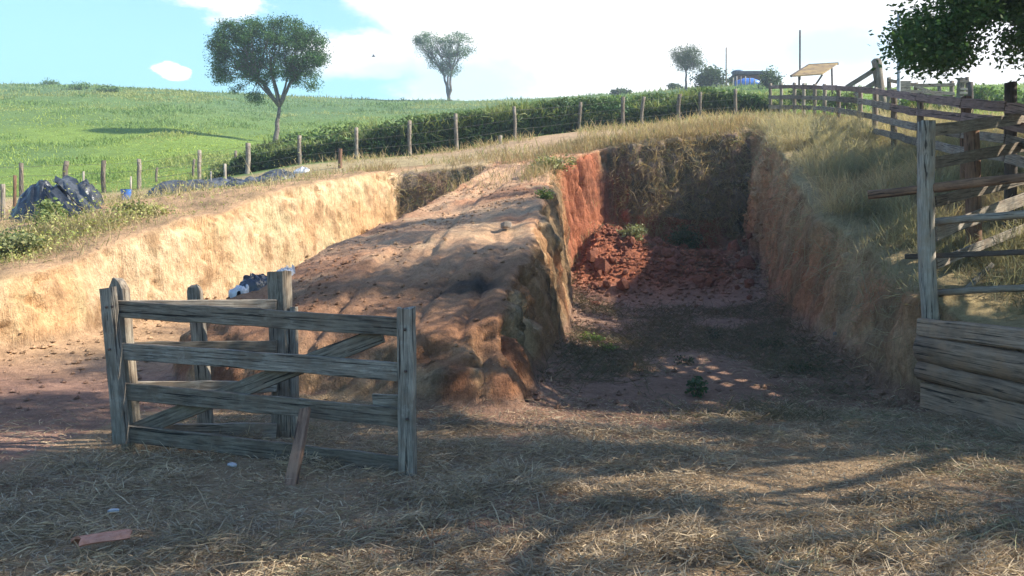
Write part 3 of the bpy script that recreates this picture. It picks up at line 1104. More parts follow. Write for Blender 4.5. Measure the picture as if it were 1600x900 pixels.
o = obj('pasture_grass', blades(pos, direc, L, (.010 + .0007 * d) * rng.uniform(.7, 1.4, N), c, .35, 'pasture_grass', 'grass'))
tag(o, 'bright green pasture grass over the hillside beyond the wire fence', 'pasture', kind='stuff')

# dry grass between the cuts and the wire fence
N = 12000
px = rng.uniform(430, 1330, N)
d = rng.uniform(27.6, 36.5, N)
xx = (px - 800) / FPX * d
sel = (d < FLINE(px) + .3) & (fbm(xx * .5 + 8, d * .5, oct=3) > .05 - .7 * sst(px, 850, 950))
px, d, xx = px[sel], d[sel], xx[sel]
N = len(d)
pos = np.stack([xx, d, H(xx, d) - .02], 1)
c = lerp(mixcols(N, (.50, .39, .21), (.42, .32, .17), (.34, .25, .13)), mixcols(N, (.24, .27, .09), (.32, .32, .12)), rng.random(N) < .25)
o = obj('plateau_grass', blades(pos, unit(np.array([0, 0, 1.]) + rng.normal(0, .45, (N, 3))), rng.gamma(5, .05, N), rng.uniform(.012, .022, N), c, .4, 'plateau_grass', 'grass'))
tag(o, 'dry straw grass on the plateau between the cuts and the wire fence', 'dry grass', kind='stuff')

# tall grass belt behind the wire fence, its shaded front painted dark
N = 62000
px = rng.uniform(330, 1230, N)
d0 = FLINE(np.minimum(px, 1200)) + .35
d = d0 + 4.2 * rng.random(N) ** 1.3
xx = (px - 800) / FPX * d
zz = T_top(xx, d)
hh = I(px, [(330, .25), (390, .8), (500, 1.15), (640, 1.25), (760, 1.3), (900, 1.2), (1100, 1.05), (1200, .8), (1230, .5)]) * (.7 + .6 * sst(fbm(xx * .5, d * .5, oct=3), -.4, .4))
k0 = rng.random(N)
pos = np.stack([xx, d, zz + hh * k0 * .6], 1)
L = hh * rng.uniform(.25, .5, N)
direc = unit(np.array([0, 0, .9]) + rng.normal(0, .5, (N, 3)))
c = mixcols(N, (.018, .048, .018), (.032, .068, .022), (.05, .092, .03))  # deep greens stand in for shade on the side facing the camera
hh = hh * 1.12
c = lerp(c, mixcols(N, (.24, .28, .09), (.30, .30, .12), (.18, .25, .07)), sst(k0 + .25 * fbm(xx * .8, d * .8, oct=2), .62, .95) * .9)  # sunlit tops of the belt painted paler
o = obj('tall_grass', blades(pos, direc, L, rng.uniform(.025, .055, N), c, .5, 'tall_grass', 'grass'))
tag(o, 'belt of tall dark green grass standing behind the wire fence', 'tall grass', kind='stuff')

N = 34000
px = rng.uniform(360, 1225, N)
d = FLINE(np.minimum(px, 1200)) + .3 + 2.6 * rng.random(N) ** 1.5
xx = (px - 800) / FPX * d
hh = I(px, [(360, .4), (420, .8), (520, 1.05), (640, 1.15), (900, 1.1), (1100, .95), (1225, .45)]) * (.6 + .7 * sst(fbm(xx * .7 + 4, d * .7, oct=3), -.35, .35))
k0 = rng.random(N) ** .8
pos = np.stack([xx, d, T_top(xx, d) + hh * k0], 1)
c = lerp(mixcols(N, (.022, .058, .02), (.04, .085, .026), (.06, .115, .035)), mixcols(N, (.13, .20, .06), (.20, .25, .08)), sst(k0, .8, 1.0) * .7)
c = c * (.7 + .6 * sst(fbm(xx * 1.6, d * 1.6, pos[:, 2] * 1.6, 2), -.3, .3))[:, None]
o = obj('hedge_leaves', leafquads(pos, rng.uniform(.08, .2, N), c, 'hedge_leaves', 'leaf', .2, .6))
tag(o, 'dark leafy undergrowth along the wire fence in front of the tall grass', 'hedge', kind='stuff')

# ------------------------------------------------------------------ trees and bushes
def ray_d(px, py, d0=29.0, d1=125.0):
    """distance at which the land is seen at this direction"""
    d = np.linspace(d0, d1, 500)
    xx = (px - 800) / FPX * d
    s = HZ - (T_top(xx, d) - EYE) / d * FPX
    k = np.where(s <= py)[0]
    return float(d[k[0]]) if len(k) else float(d[np.argmin(s)])


def crown_clusters(lobes, n, d, depth=.9, hollow=.45):
    """cluster centres inside lobes given as (px, py, rx, ry) seen at distance d"""
    k = d / FPX
    area = np.array([l[2] * l[3] for l in lobes], float)
    pick = rng.choice(len(lobes), n, p=area / area.sum())
    out = []
    for i in pick:
        px, py, rx, ry = lobes[i]
        c = P(px, py, d)
        v = rng.normal(size=3)
        v /= np.linalg.norm(v)
        r = hollow + (1 - hollow) * rng.random() ** .6
        out.append((c.x + v[0] * rx * k * r, d + v[1] * rx * k * depth * r, c.z + v[2] * ry * k * r))
    return np.array(out)


def limb_path(a, b, n=5, sag=.0, wob=.06):
    a, b = Vector(a), Vector(b)
    L = (b - a).length
    pts = []
    for i in range(n + 1):
        t = i / n
        p = a.lerp(b, t)
        p.z += sag * L * math.sin(math.pi * t)
        if 0 < i < n:
            p += Vector(rng.normal(0, wob * L * .5, 3))
        pts.append(p)
    return pts


def leaves_at(cl, per, rad, size, cols, squash=.7):
    n = len(cl)
    c = np.repeat(cl, per, 0)
    rr = np.repeat(rng.uniform(.6, 1.25, n) * rad, per)
    o = np.clip(rng.normal(size=c.shape) * .5, -.95, .95)
    o[:, 2] *= squash
    c = c + o * rr[:, None]
    tone = np.repeat(rng.uniform(.75, 1.3, n), per)[:, None]
    col = mixcols(len(c), *cols) * tone
    return c, rng.uniform(.7, 1.3, len(c)) * size, col


FAR_GREENS = [(.06, .13, .045), (.085, .165, .05), (.045, .10, .038), (.105, .18, .06)]
GREENS = [(.045, .080, .026), (.065, .105, .032), (.035, .065, .025), (.085, .125, .045)]


def make_tree(name, label, cat, px, pyb, lobes, fork, n_cl, per, rad, leaf, tr, trunk_pts=None, group=None, d=None, greens=GREENS, n_limb=9, trunks=None):
    d = d or ray_d(px, pyb)
    k = d / FPX
    bx = (px - 800) * k
    base = Vector((bx, d, Hz(bx, d) - .15))
    t = thing(name, label, cat, base, group)
    cl = crown_clusters(lobes, n_cl, d)
    mb = MB()
    stems = trunks or [fork]
    tips = []
    for fk in stems:
        f = P(fk[0], fk[1], d + (rng.uniform(-.3, .3) if trunks else 0))
        pts = limb_path(base, f, 5, 0, .03)
        mb.tube(pts, [tr * (1.25 if i == 0 else 1 - .09 * i) for i in range(6)], 9)
        tips.append(f)
    # limbs to groups of clusters
    order = np.argsort(np.arctan2(cl[:, 1] - d, cl[:, 0] - np.mean([q.x for q in tips])) + rng.normal(0, .3, len(cl)))
    for grp in np.array_split(order, n_limb):
        c = Vector(cl[grp].mean(0))
        f = min(tips, key=lambda q: (q - c).length)
        mid = f.lerp(c, .62)
        mid.z -= .05 * (c - f).length
        pts = limb_path(f, mid, 4, .04, .05)
        r0 = tr * .5
        mb.tube(pts, [r0 * (1 - .13 * i) for i in range(5)], 6)
        for j in grp[::max(1, len(grp) // 9)]:
            q = limb_path(mid, cl[j], 4, .03, .06)
            mb.tube(q, [r0 * .45 * (1 - .2 * i) for i in range(5)], 5)
    obj('trunk', mb.mesh('trunk', M['bark'], True), t)
    c, s, col = leaves_at(cl, per, rad, leaf, greens)
    obj('crown', leafquads(c, s, col, 'crown', 'leaf', .25, .55), t)
    return t


make_tree('tree', 'large spreading tree with domed crown standing alone on the left pasture', 'tree', 430, 223,
          [(346, 66, 15, 14), (358, 52, 20, 13), (385, 44, 24, 12), (415, 39, 26, 11), (447, 42, 26, 11), (474, 55, 22, 13), (496, 72, 16, 12), (346, 92, 14, 14), (370, 76, 28, 18), (410, 66, 34, 18),
           (454, 72, 32, 18), (490, 92, 18, 11), (350, 116, 16, 12), (384, 100, 24, 12), (372, 140, 15, 9), (425, 92, 26, 11), (438, 112, 22, 10), (418, 124, 14, 9), (458, 126, 14, 8), (466, 100, 24, 10), (482, 118, 14, 8), (400, 152, 12, 6), (490, 138, 8, 6), (388, 122, 14, 8)],
          (437, 168), 310, 190, .55, .10, .17, n_limb=14, greens=FAR_GREENS)
make_tree('tree', 'slender tree with a heart shaped crown and two trunks on the middle of the crest', 'tree', 702, 157,
          [(672, 68, 20, 17), (713, 72, 27, 22), (690, 92, 24, 18), (738, 82, 12, 8), (705, 108, 16, 14), (655, 66, 9, 6)],
          (700, 130), 95, 150, .85, .16, .22, greens=FAR_GREENS, n_limb=8, trunks=[(694, 118), (706, 112), (700, 120)], d=109)
make_tree('tree', 'small thin tree on the crest to the left of the brick hut', 'tree', 1071, 138,
          [(1058, 84, 14, 9), (1080, 84, 13, 9), (1074, 100, 16, 10), (1090, 98, 9, 7), (1066, 94, 13, 10)],
          (1071, 112), 60, 120, .8, .13, .14, n_limb=7, d=84, greens=[(.07, .11, .05), (.09, .13, .06)])


def make_bush(label, px, py, d, rx, ry, n=40, per=50, leaf=.15, rad=.4, cat='bush', name='bush', greens=GREENS, group=None, drop=0.0):
    k = d / FPX
    bx = (px - 800) * k
    zb = Hz(bx, d) - .05
    t = thing(name, label, cat, (bx, d, zb), group)
    v = rng.normal(size=(n, 3))
    v /= np.linalg.norm(v, axis=1, keepdims=True)
    v *= (rng.random((n, 1)) ** .45)
    c0 = np.array([bx, d, zb + ry * k * .9])
    cl = c0 + v * np.array([rx * k, rx * k * .8, ry * k])
    mb = MB()
    for j in range(0, n, max(1, n // 12)):
        mb.tube(limb_path((bx + rng.normal(0, .1 * rx * k), d, zb), cl[j], 3, .02, .08), [.02 * ry * k + .004, .016 * ry * k + .003, .012 * ry * k + .002, .003], 4)
    obj('stem', mb.mesh('stem', M['bark'], True), t)
    c, s, col = leaves_at(cl, per, rad, leaf, greens)
    c[:, 2] = np.maximum(c[:, 2], zb + .01)
    obj('foliage', leafquads(c, s, col, 'foliage', 'leaf', .2, .6), t)
    return t


make_bush('rounded bush beside the small thin tree left of the hut', 1110, 136, 83, 24, 16, 60, 50, .24, .8)
make_bush('dark round bush standing alone on the pasture behind the tall grass', 795, 178, 62, 23, 11, 40, 50, .2, .5)
make_bush('low bush on the crest to the right of the lone round bush', 972, 150, 100, 18, 5, 22, 30, .3, .5)
make_bush('low bush on the crest at the foot of the small thin tree', 1052, 140, 92, 12, 5, 16, 30, .25, .4)
make_bush('green shrub at the right end of the brick hut', 1204, 140, 70, 12, 17, 34, 46, .2, .6)
make_bush('yellow green shrub under the tilted roof sheet', 1262, 142, 44, 32, 13, 50, 50, .15, .45, greens=[(.12, .16, .04), (.17, .19, .06), (.08, .12, .035)])
make_bush('feathery green shrub between the tilted roof sheet and the leaning corral post', 1318, 145, 40, 28, 13, 40, 46, .14, .4, greens=[(.11, .15, .04), (.15, .18, .06)])
for lb, px, rx, ry in (('leafy dark bush in the tall grass belt behind the post above the mound', 760, 30, 17), ('leafy dark bush in the tall grass belt left of the two close posts', 935, 26, 15),
                       ('dark leafy bush in the tall grass belt above the left cut', 690, 24, 14), ('small dark leafy bush in the tall grass belt above the shaded back wall', 1040, 26, 14)):
    make_bush(lb, px, 0, float(FLINE(px)) + 1.0, rx, ry, 46, 46, .12, .4, greens=[(.03, .07, .022), (.05, .10, .03), (.09, .15, .05)])
for lb, px, py, d, rx, ry in (('low dark bush in the pasture at the far left of the hillside', 120, 160, 88, 22, 6),
                              ('small dark bush in the left pasture below the small white cloud', 172, 166, 84, 20, 4),
                              ('tiny bush on the crest at the far left end', 80, 134, 106, 12, 4)):
    make_bush(lb, px, py, d, rx, ry, 20, 36, .2, .5, greens=[(.11, .19, .07), (.14, .22, .085)])
for lb, px, d, rx, ry in (('leafy green bush behind the corral fence at the right edge', 1575, 33, 52, 22),
                          ('leafy green bush right of the narrow corral gate', 1535, 37, 38, 20),
                          ('green bush behind the small corral fence left of the gate', 1455, 40, 40, 14),
                          ('broad leafy weed patch below the top plank of the right fence', 1420, 27, 45, 12)):
    make_bush(lb, px, 0, d, rx, ry, 70, 60, .14, .4, greens=[(.10, .17, .04), (.15, .22, .06), (.07, .12, .03)])
# plants in and around the cut
make_bush('pale leafy bush growing on the red rubble heap', 990, 0, 22.2, 20, 13, 34, 22, .06, .15, greens=[(.17, .20, .08), (.24, .24, .12)], cat='bush')
make_bush('dark bush against the foot of the shaded back wall', 1066, 0, 23.9, 30, 22, 50, 40, .06, .22, greens=[(.05, .075, .03), (.08, .10, .04)])
make_bush('green weed clump at the foot of the mound wall in the right cut', 925, 0, 14.6, 16, 11, 26, 16, .045, .09, greens=[(.15, .22, .05), (.22, .28, .08)], name='weed_clump', cat='weed')
make_bush('bright green weed clump at the sunny end of the mound wall', 950, 0, 14.0, 16, 7, 24, 16, .04, .08, greens=[(.24, .30, .08), (.18, .25, .06)], name='weed_clump', cat='weed')
make_bush('dark green weed standing nearest on the floor of the right cut', 1088, 0, 11.0, 15, 20, 22, 14, .05, .07, greens=[(.04, .08, .03), (.06, .10, .04)], name='weed_clump', cat='weed')
make_bush('small dark weed in the middle of the right cut floor', 1115, 0, 15.2, 12, 13, 22, 8, .04, .07, greens=[(.06, .08, .04)], name='weed_clump', cat='weed')
make_bush('dark weed left of the nearest weed on the cut floor', 1070, 0, 13.2, 16, 9, 22, 8, .04, .07, greens=[(.06, .075, .04)], name='weed_clump', cat='weed')
make_bush('dark spreading weed near the foot of the right wall', 1205, 0, 14.2, 28, 13, 40, 9, .04, .08, greens=[(.06, .075, .035), (.09, .09, .045)], name='weed_clump', cat='weed')
make_bush('dark weed at the foot of the right wall close to the log wall', 1262, 0, 12.3, 30, 13, 44, 9, .035, .08, greens=[(.06, .075, .035), (.09, .09, .045)], name='weed_clump', cat='weed')
make_bush('green tuft on the rounded top of the mound near its right edge', 848, 0, 17.6, 15, 8, 24, 16, .05, .1, greens=[(.15, .20, .06), (.20, .23, .08)], name='weed_clump', cat='weed')
make_bush('wide yellow green weed patch at the top of the mound', 862, 0, 21.8, 36, 10, 30, 30, .08, .2, greens=[(.24, .24, .09), (.33, .29, .14)], name='weed_clump', cat='weed')
make_bush('tall pale weed in the left corner above the left cut', 22, 0, 15.6, 40, 22, 60, 30, .075, .2, greens=[(.20, .22, .09), (.30, .28, .12), (.10, .14, .06)], name='weed_clump', cat='weed')
make_bush('leafy weed in front of the large plastic heap', 82, 0, 19.0, 28, 20, 30, 40, .09, .2, greens=[(.13, .19, .06), (.20, .24, .08)], name='weed_clump', cat='weed')
make_bush('yellowing weed on the left bank near the edge of the cut', 215, 0, 18.6, 40, 11, 34, 36, .08, .2, greens=[(.26, .27, .09), (.34, .31, .13)], name='weed_clump', cat='weed')

# ------------------------------------------------------------------ the big tree off to the right that shades the yard
OVER = [(1380, -20), (1388, 22), (1396, 60), (1400, 100), (1425, 120), (1470, 128), (1500, 118), (1520, 78), (1545, 58), (1565, 80), (1585, 108), (1610, 118), (1700, 140)]


# sunny strips on the mound wall: x, y, z, radius
GAPS3 = [(1.0, 14.6, 1.2, .8), (1.2, 16.8, 2.0, .9), (.4, 11.6, .9, .2), (-.5, 14.2, 2.5, .2), (6.5, 12.6, 2.6, .45), (7.4, 13.0, 3.2, .4), (7.0, 12.0, 4.0, .35)]
# sunny patches of the yard, on the ground: x, y, half length, half width
GAPS = [(.9, 5.1, 1.0, .40), (3.0, 4.7, 1.3, .40), (1.6, 6.5, 1.0, .38), (3.8, 7.1, 1.4, .40), (-4.9, 8.3, .9, .5), (-1.3, 4.7, .6, .3), (.3, 9.4, 1.0, .45), (1.6, 8.4, .8, .3), (1.6, 11.6, .8, .5), (-1.5, 14.5, 1.4, .35)]


def seen(q):
    return q.y > .5 and abs(q.x / q.y) < .6 and (q.z - EYE) / q.y < .33


def shade_tree(label, base, lobes, per, rad, leaf, fork_h, tr, extra=None):
    t = thing('tree', label, 'tree', base, 'shade trees beside the yard')
    cl = []
    for (c, r, n) in lobes:
        v = rng.normal(size=(n, 3))
        v /= np.linalg.norm(v, axis=1, keepdims=True)
        v *= rng.uniform(.25, 1, (n, 1)) ** .5
        cl.append(np.array(c) + v * np.array(r))
    cl = np.concatenate(cl)
    # leave out what the photo shows to be open sky
    yy = np.maximum(cl[:, 1], .5)
    px = 800 + cl[:, 0] / yy * FPX
    py = HZ - (cl[:, 2] - EYE) / yy * FPX
    m = rad * 1.25 / yy * FPX
    lim = I(px, OVER)
    bad = (cl[:, 1] > .3) & (px > -m) & (px < 1600 + m) & (py > -m) & (px > -9999)
    cl = cl[~bad]
    # gaps where sun reaches the yard
    h = cl[:, 2] - .1
    gx, gy = cl[:, 0] - h * sdir.x / sdir.z, cl[:, 1] - h * sdir.y / sdir.z
    gap = fbm(gx * .32 + 4, gy * .9, oct=2) > .42
    for (ax, ay, az, r) in GAPS3:
        r += .42
        v = cl - np.array((ax, ay, az))
        gap |= np.linalg.norm(np.cross(v, np.array(sdir)), axis=1) < r
    for (ax, ay, rx, ry) in GAPS:
        rx, ry = rx + .38, ry + .26
        gap |= ((gx - ax) / rx) ** 2 + ((gy - ay) / ry) ** 2 < 1
    cl = cl[~gap]
    if extra is not None:
        cl = np.concatenate([cl, extra])
    mb = MB()
    f = Vector(base) + Vector((0, 0, fork_h))
    mb.tube(limb_path(Vector(base) - Vector((0, 0, .3)), f, 5, 0, .02), [tr * (1.35 if i == 0 else 1 - .06 * i) for i in range(6)], 10)
    o = np.argsort(np.arctan2(cl[:, 1] - base[1], cl[:, 0] - base[0]))
    for grp in np.array_split(o, 14):
        c = Vector(cl[grp].mean(0))
        mid = f.lerp(c, .6)
        lp = limb_path(f, mid, 4, .05, .04)
        if not any(seen(q) for q in lp):
            mb.tube(lp, [tr * .42 * (1 - .14 * i) for i in range(5)], 7)
        for j in grp[::3]:
            lp = limb_path(mid, cl[j], 4, .04, .09)
            if not any(seen(q) for q in lp) or (mid - lp[-1]).length < 1.2:
                mb.tube(lp, [tr * (.05 if any(seen(q) for q in lp) else .17) * (1 - .2 * i) for i in range(5)], 5)
    obj('trunk', mb.mesh('trunk', M['bark'], True), t)
    c, s, col = leaves_at(cl, per, rad, leaf, GREENS, .75)
    if extra is not None:
        k = (len(cl) - len(extra)) * per
        c2, s2, col2 = leaves_at(extra, 100, .30, .07, [(.075, .14, .045), (.105, .18, .055), (.055, .11, .036)], .7)
        c, s, col = np.concatenate([c[:k], c2]), np.concatenate([s[:k], s2]), np.concatenate([col[:k], col2])
    obj('crown', leafquads(c, s, col, 'crown', 'leaf', .3, .55), t)
    return t


ov = []
for _ in range(2500):
    px, py, d = rng.uniform(1400, 1700), rng.uniform(-70, 128), rng.uniform(10.4, 13.2)
    if py < I(px, OVER) - 16 and px > 1412 - .1 * py:
        if fbm(px * .016, py * .022, oct=2) > -.14 + .06 * (py > 60):
            ov.append(tuple(P(px, py, d)))
ov = np.array(ov[:360])
shade_tree('leafy tree reaching in over the plank fence at the upper right corner', (12.8, 8.0, Hz(12.8, 8.0)),
           [((9.5, 8.5, 8.6), (6.4, 6.2, 4.2), 370), ((10.0, 4.2, 7.0), (5.6, 4.2, 3.4), 190), ((11.2, 11.0, 6.2), (3.2, 3.4, 2.0), 80), ((5.4, 6.6, 7.6), (2.9, 3.6, 1.5), 130)],
           280, .58, .095, 3.2, .34, ov)
shade_tree('tree beyond the right edge whose crown throws dappled shade over the mound', (14.6, 15.2, Hz(14.6, 15.2)),
           [((12.2, 15.5, 9.0), (3.8, 4.0, 3.8), 120), ((9.0, 13.6, 9.6), (2.8, 3.2, 2.0), 50), ((13.2, 15.6, 7.4), (2.6, 4.2, 1.6), 170)], 250, .58, .095, 3.6, .30)

# ------------------------------------------------------------------ gate leaning in front of the cut
W = M['wood_grey']
gd = lambda px: 7.9 + (7.1 - 7.9) * (px - 178) / (636 - 178)
gn = Vector((-.35, -1, .0))
base = P(178, 690, 7.9)
g = thing('wooden_gate', 'weathered grey five bar field gate with diagonal brace, the nearest gate', 'gate', (base.x, base.y, 0))
stile_a = beam('stile', P(189, 693, 7.88), P(168, 450, 7.88), .145, .085, W, g, gn, n=10, bend=.008)
stile_b = beam('stile', P(637, 744, 7.06), P(635, 480, 7.06), .143, .085, W, g, gn, n=10)
for (l0, l1, r0, r1) in ((469, 497, 497, 526), (535, 562, 568, 595), (601, 622, 641, 667), (663, 690, 717, 741)):
    a = P(176, (l0 + l1) / 2 - 1, 7.955)
    b = P(640, (r0 + r1) / 2 + 1, 7.15)
    beam('rail', a, b, .158, .045, W if l0 < 660 else M['wood_dark'] if False else W, g, gn, n=12, rough=.035, bend=rng.uniform(-.012, .012))
beam('brace', P(212, 672, 7.98), P(596, 522, 7.27), .15, .04, M['wood_pale'] if False else W, g, gn, n=10, rough=.03)
beam('stub', P(584, 628, 7.30), P(640, 630, 7.21), .135, .04, W, g, gn, n=3)
for (px, py, d) in ((167, 480, 7.83), (176, 479, 7.83), (171, 546, 7.83), (633, 515, 7.01), (634, 580, 7.01), (636, 655, 7.01)):
    p = P(px, py, d)
    mb = MB().tube([p + Vector((0, .02, 0)), p + Vector((-.004, -.012, 0)), p + Vector((-.005, -.016, 0))], [.013, .012, .005], 8)
    sl = stile_a if px < 400 else stile_b
    bo = obj('bolt', mb.mesh('bolt', M['rust']), sl)
    bo.matrix_basis = (Matrix.Translation(g.location) @ sl.matrix_basis).inverted()

base = P(195, 710, 8.12)
g2 = thing('gate_panel', 'short grey panel of pointed posts and rails standing behind the gate', 'fence panel', (base.x, base.y, 0))
beam('post', P(207, 722, 8.12), P(184, 434, 8.12), .19, .10, W, g2, (-.3, -1, 0), n=9, tip='point')
pd = Vector((-.3, -1, 0))
beam('picket', P(323, 700, 8.58), P(303, 445, 8.58), .165, .05, W, g2, pd, n=9, tip='round', bend=.015)
beam('post', P(444, 700, 8.66), P(436, 424, 8.66), .21, .16, M['wood_grey'], g2, (-.25, -1, 0), n=9, rough=.03)
beam('cleat', P(461, 692, 8.60), P(459, 480, 8.60), .07, .06, W, g2, (-.3, -1, 0), n=5)
for (xl, yl, xr, yr, wpx) in ((190, 478, 432, 476, 17), (190, 546, 432, 544, 23), (205, 606, 432, 604, 19), (243, 677, 430, 674, 27)):
    beam('rail', P(xl, yl, 8.22), P(xr, yr, 8.56), wpx / FPX * 8.4, .045, W, g2, pd, n=8, rough=.035)

st = beam('prop_stick', P(452, 768, 6.58), P(477, 640, 7.28), .105, .05, M['wood_brown'], None, (-.2, -1, .2), n=6, rough=.03, taper=.9)
tag(st, 'short brown stake propped against the lower rails of the gate', 'stake')


def shard(name, label, cat, px, py, d, size, mat, rz=0, tilt=(0, 0), seed=1):
    """broken slab: irregular outline with thickness"""
    r = np.random.default_rng(seed)
    w, l, h = size
    n = 9
    a = np.linspace(0, 2 * np.pi, n, endpoint=False) + r.uniform(-.2, .2, n)
    rad = r.uniform(.75, 1.1, n)
    ring = np.stack([np.cos(a) * rad * w / 2, np.sin(a) * rad * l / 2], 1)
    V = []
    for zz, s in ((0, .92), (h * .25, 1), (h * .8, 1), (h, .9)):
        for q in ring:
            V.append((q[0] * s, q[1] * s, zz + r.uniform(-.05, .05) * h + .25 * h * math.cos(q[0] / w * 3)))
    V += [(0, 0, 0), (0, 0, h * 1.25)]
    F = []
    for k in range(3):
        for i in range(n):
            j = (i + 1) % n
            F.append((k * n + i, k * n + j, (k + 1) * n + j, (k + 1) * n + i))
    for i in range(n):
        j = (i + 1) % n
        F.append((j, i, 4 * n))
        F.append((3 * n + i, 3 * n + j, 4 * n + 1))
    p = P(px, py, d)
    o = obj(name, mesh_np(name, np.array(V), F, mat))
    o.location = (p.x, p.y, Hz(p.x, p.y) + .01)
    o.rotation_euler = (tilt[0], tilt[1], rz)
    tag(o, label, cat)
    return o


# broken clay tile: a curved half-round piece
def clay_tile():
    V, F = [], []
    n, m = 8, 6
    L, Rr, th = .27, .11, .015
    for k, rr in ((0, Rr), (1, Rr - th)):
        for i in range(m + 1):
            t = i / m
            for j in range(n + 1):
                a = math.pi * (.12 + .66 * j / n) + .05 * math.sin(5 * t)
                r2 = rr * (1 - .12 * t)
                cut = .022 * math.sin(j * .8) + .006 * math.cos(j * 3.7)
                V.append((t * L + (cut if i in (0, m) else 0), -math.cos(a) * r2, math.sin(a) * r2 - Rr * .32))
    S = (n + 1) * (m + 1)
    for i in range(m):
        for j in range(n):
            q = (i * (n + 1) + j, i * (n + 1) + j + 1, (i + 1) * (n + 1) + j + 1, (i + 1) * (n + 1) + j)
            F.append(q[::-1])
            F.append(tuple(v + S for v in q))
    edge = [j for j in range(n + 1)] + [i * (n + 1) + n for i in range(1, m + 1)] + [m * (n + 1) + j for j in range(n - 1, -1, -1)] + [i * (n + 1) for i in range(m - 1, 0, -1)]
    for a, b in zip(edge, edge[1:] + edge[:1]):
        F.append((a, b, b + S, a + S))
    return mesh_np('roof_tile', np.array(V), F, M['tile'], smooth=False)


o = obj('roof_tile', clay_tile())
p = P(119, 868, 4.95)
o.location = (p.x, p.y, Hz(p.x, p.y) + .045)
o.rotation_euler = (R(-22), R(-4), R(30))
tag(o, 'broken curved red clay roof tile lying on the grass at bottom left', 'roof tile')
shard('plastic_scrap', 'crumpled white plastic scrap on the ground above the clay tile', 'litter', 177, 806, 5.83, (.085, .04, .02), M['tarp_pale'], .2, seed=3)
shard('plastic_scrap', 'pale blue scrap in the grass below the bottom rail of the gate', 'litter', 362, 733, 7.2, (.08, .06, .015), M['tarp_pale'], .4, (.3, .2), seed=4)
shard('stone', 'grey stone lying on top of the mound in the streaked shade', 'stone', 792, 366, 14.6, (.20, .15, .09), M['stone'], .1, seed=6)
shard('stone', 'small white stone on the floor of the right cut', 'stone', 1305, 525, 12.8, (.06, .05, .04), M['stone'], .1, seed=9)

# ------------------------------------------------------------------ fences
def fd(px): return I(px, [(-100, 29.5), (300, 30.5), (640, 32.2), (907, 34.8), (1200, 36)])


def wire_fence(label, posts, dfun, w, mat, sag=True, base_loc=None):
    p = P(posts[0][0], 300, dfun(posts[0][0]))
    t = thing('wire_fence', label, 'fence', (p.x, p.y, Hz(p.x, p.y)))
    tops = []
    for (px, yt) in posts:
        d = dfun(px) + rng.normal(0, .08)
        top = P(px, yt, d)
        b = Vector((top.x + rng.normal(0, .03), d, Hz(top.x, d) - .3))
        beam('post', b, top, w * rng.uniform(.85, 1.2), w, mat, t, kind='round', n=5, rough=.04, bend=rng.normal(0, .03))
        tops.append((b + Vector((0, 0, .3)), top))
    for k in (.3, .6, .88):
        mb = MB()
        for (b0, t0), (b1, t1) in zip(tops, tops[1:]):
            mb.tube(limb_path(b0.lerp(t0, k) + Vector((0, -.08, 0)), b1.lerp(t1, k) + Vector((0, -.08, 0)), 3, -.006, .0), [.006] * 4, 3, False)
        obj('wire', mb.mesh('wire', M['wire']), t)
    return t


wire_fence('wire fence of rough timber posts running along the foot of the pasture', [(-30, 258), (34, 255), (105, 252), (163, 251), (218, 249), (312, 235), (388, 224), (468, 212), (557, 200), (640, 189), (712, 178), (803, 167), (907, 160), (973, 152), (1006, 152), (1062, 148), (1094, 145), (1148, 140)], fd, .145, M['wood_grey'])
wire_fence('second thinner row of posts just behind the first wire fence', [(246, 262), (304, 249), (369, 236), (582, 203), (654, 192), (726, 182), (809, 175), (888, 166)], lambda q: fd(q) + 1.6, .09, M['wood_grey'])
for (px, yt, d, w, lb) in ((532, 233, 29.0, .14, 'short brown stub post on the plateau left of the mound track'), (782, 212, 31.0, .14, 'short stub post beside the tallest post above the mound'),
                           (352, 256, 25.6, .085, 'thin upright stick in the middle of the flattened plastic sheet'), (330, 268, 25.3, .05, 'thin short stick left of the upright stick at the plastic sheet'),
                           (205, 276, 28.0, .06, 'thin stick standing behind the blue bucket'), (131, 268, 27.5, .06, 'thin pale stick in the grass right of the large plastic heap'),
                           (5, 288, 24.0, .13, 'leaning short post at the far left edge'), (24, 274, 25.0, .09, 'thin brown post left of the large plastic heap')):
    top = P(px, yt, d)
    o = beam('stake', (top.x, d, Hz(top.x, d) - .25), top, w, w, M['wood_brown' if 'brown' in lb else 'wood_pale'], kind='round', n=4, rough=.04)
    tag(o, lb, 'stake')

# long plank fence on the right bank
FB = [(1203, 36, 131, (137, 153, 168, 183)), (1220, 34.6, 130, (136.5, 152.5, 168, 184)), (1240.5, 33, 130, (136, 152.5, 168, 184.5)), (1255, 32, 131, (136.5, 153, 168.5, 185)),
      (1272, 31, 132, (137, 153.5, 169, 185.5)), (1287.5, 30, 132, (137.5, 154, 170, 187)), (1309.5, 27, 135, (138, 155, 173, 192)), (1343, 24, 136, (140.5, 158, 178, 200)),
      (1366.5, 22, 138, (143, 162, 183, 204)), (1396, 20, 142, (147, 168, 190, 211)), (1437, 17.5, 147, (153, 176, 199, 222)), (1508, 14.6, 152, (162, 184, 210, 236)),
      (1578, 12.7, 130, (168, 194, 218, 246)), (1690, 10.9, 160, (186, 216, 246, 280)), (1840, 9.4, 170, (205, 240, 276, 316))]
p = P(1203, 180, 36)
fb = thing('plank_fence', 'long four rail plank fence curving along the top of the right bank', 'fence', (p.x, p.y, Hz(p.x, p.y)))
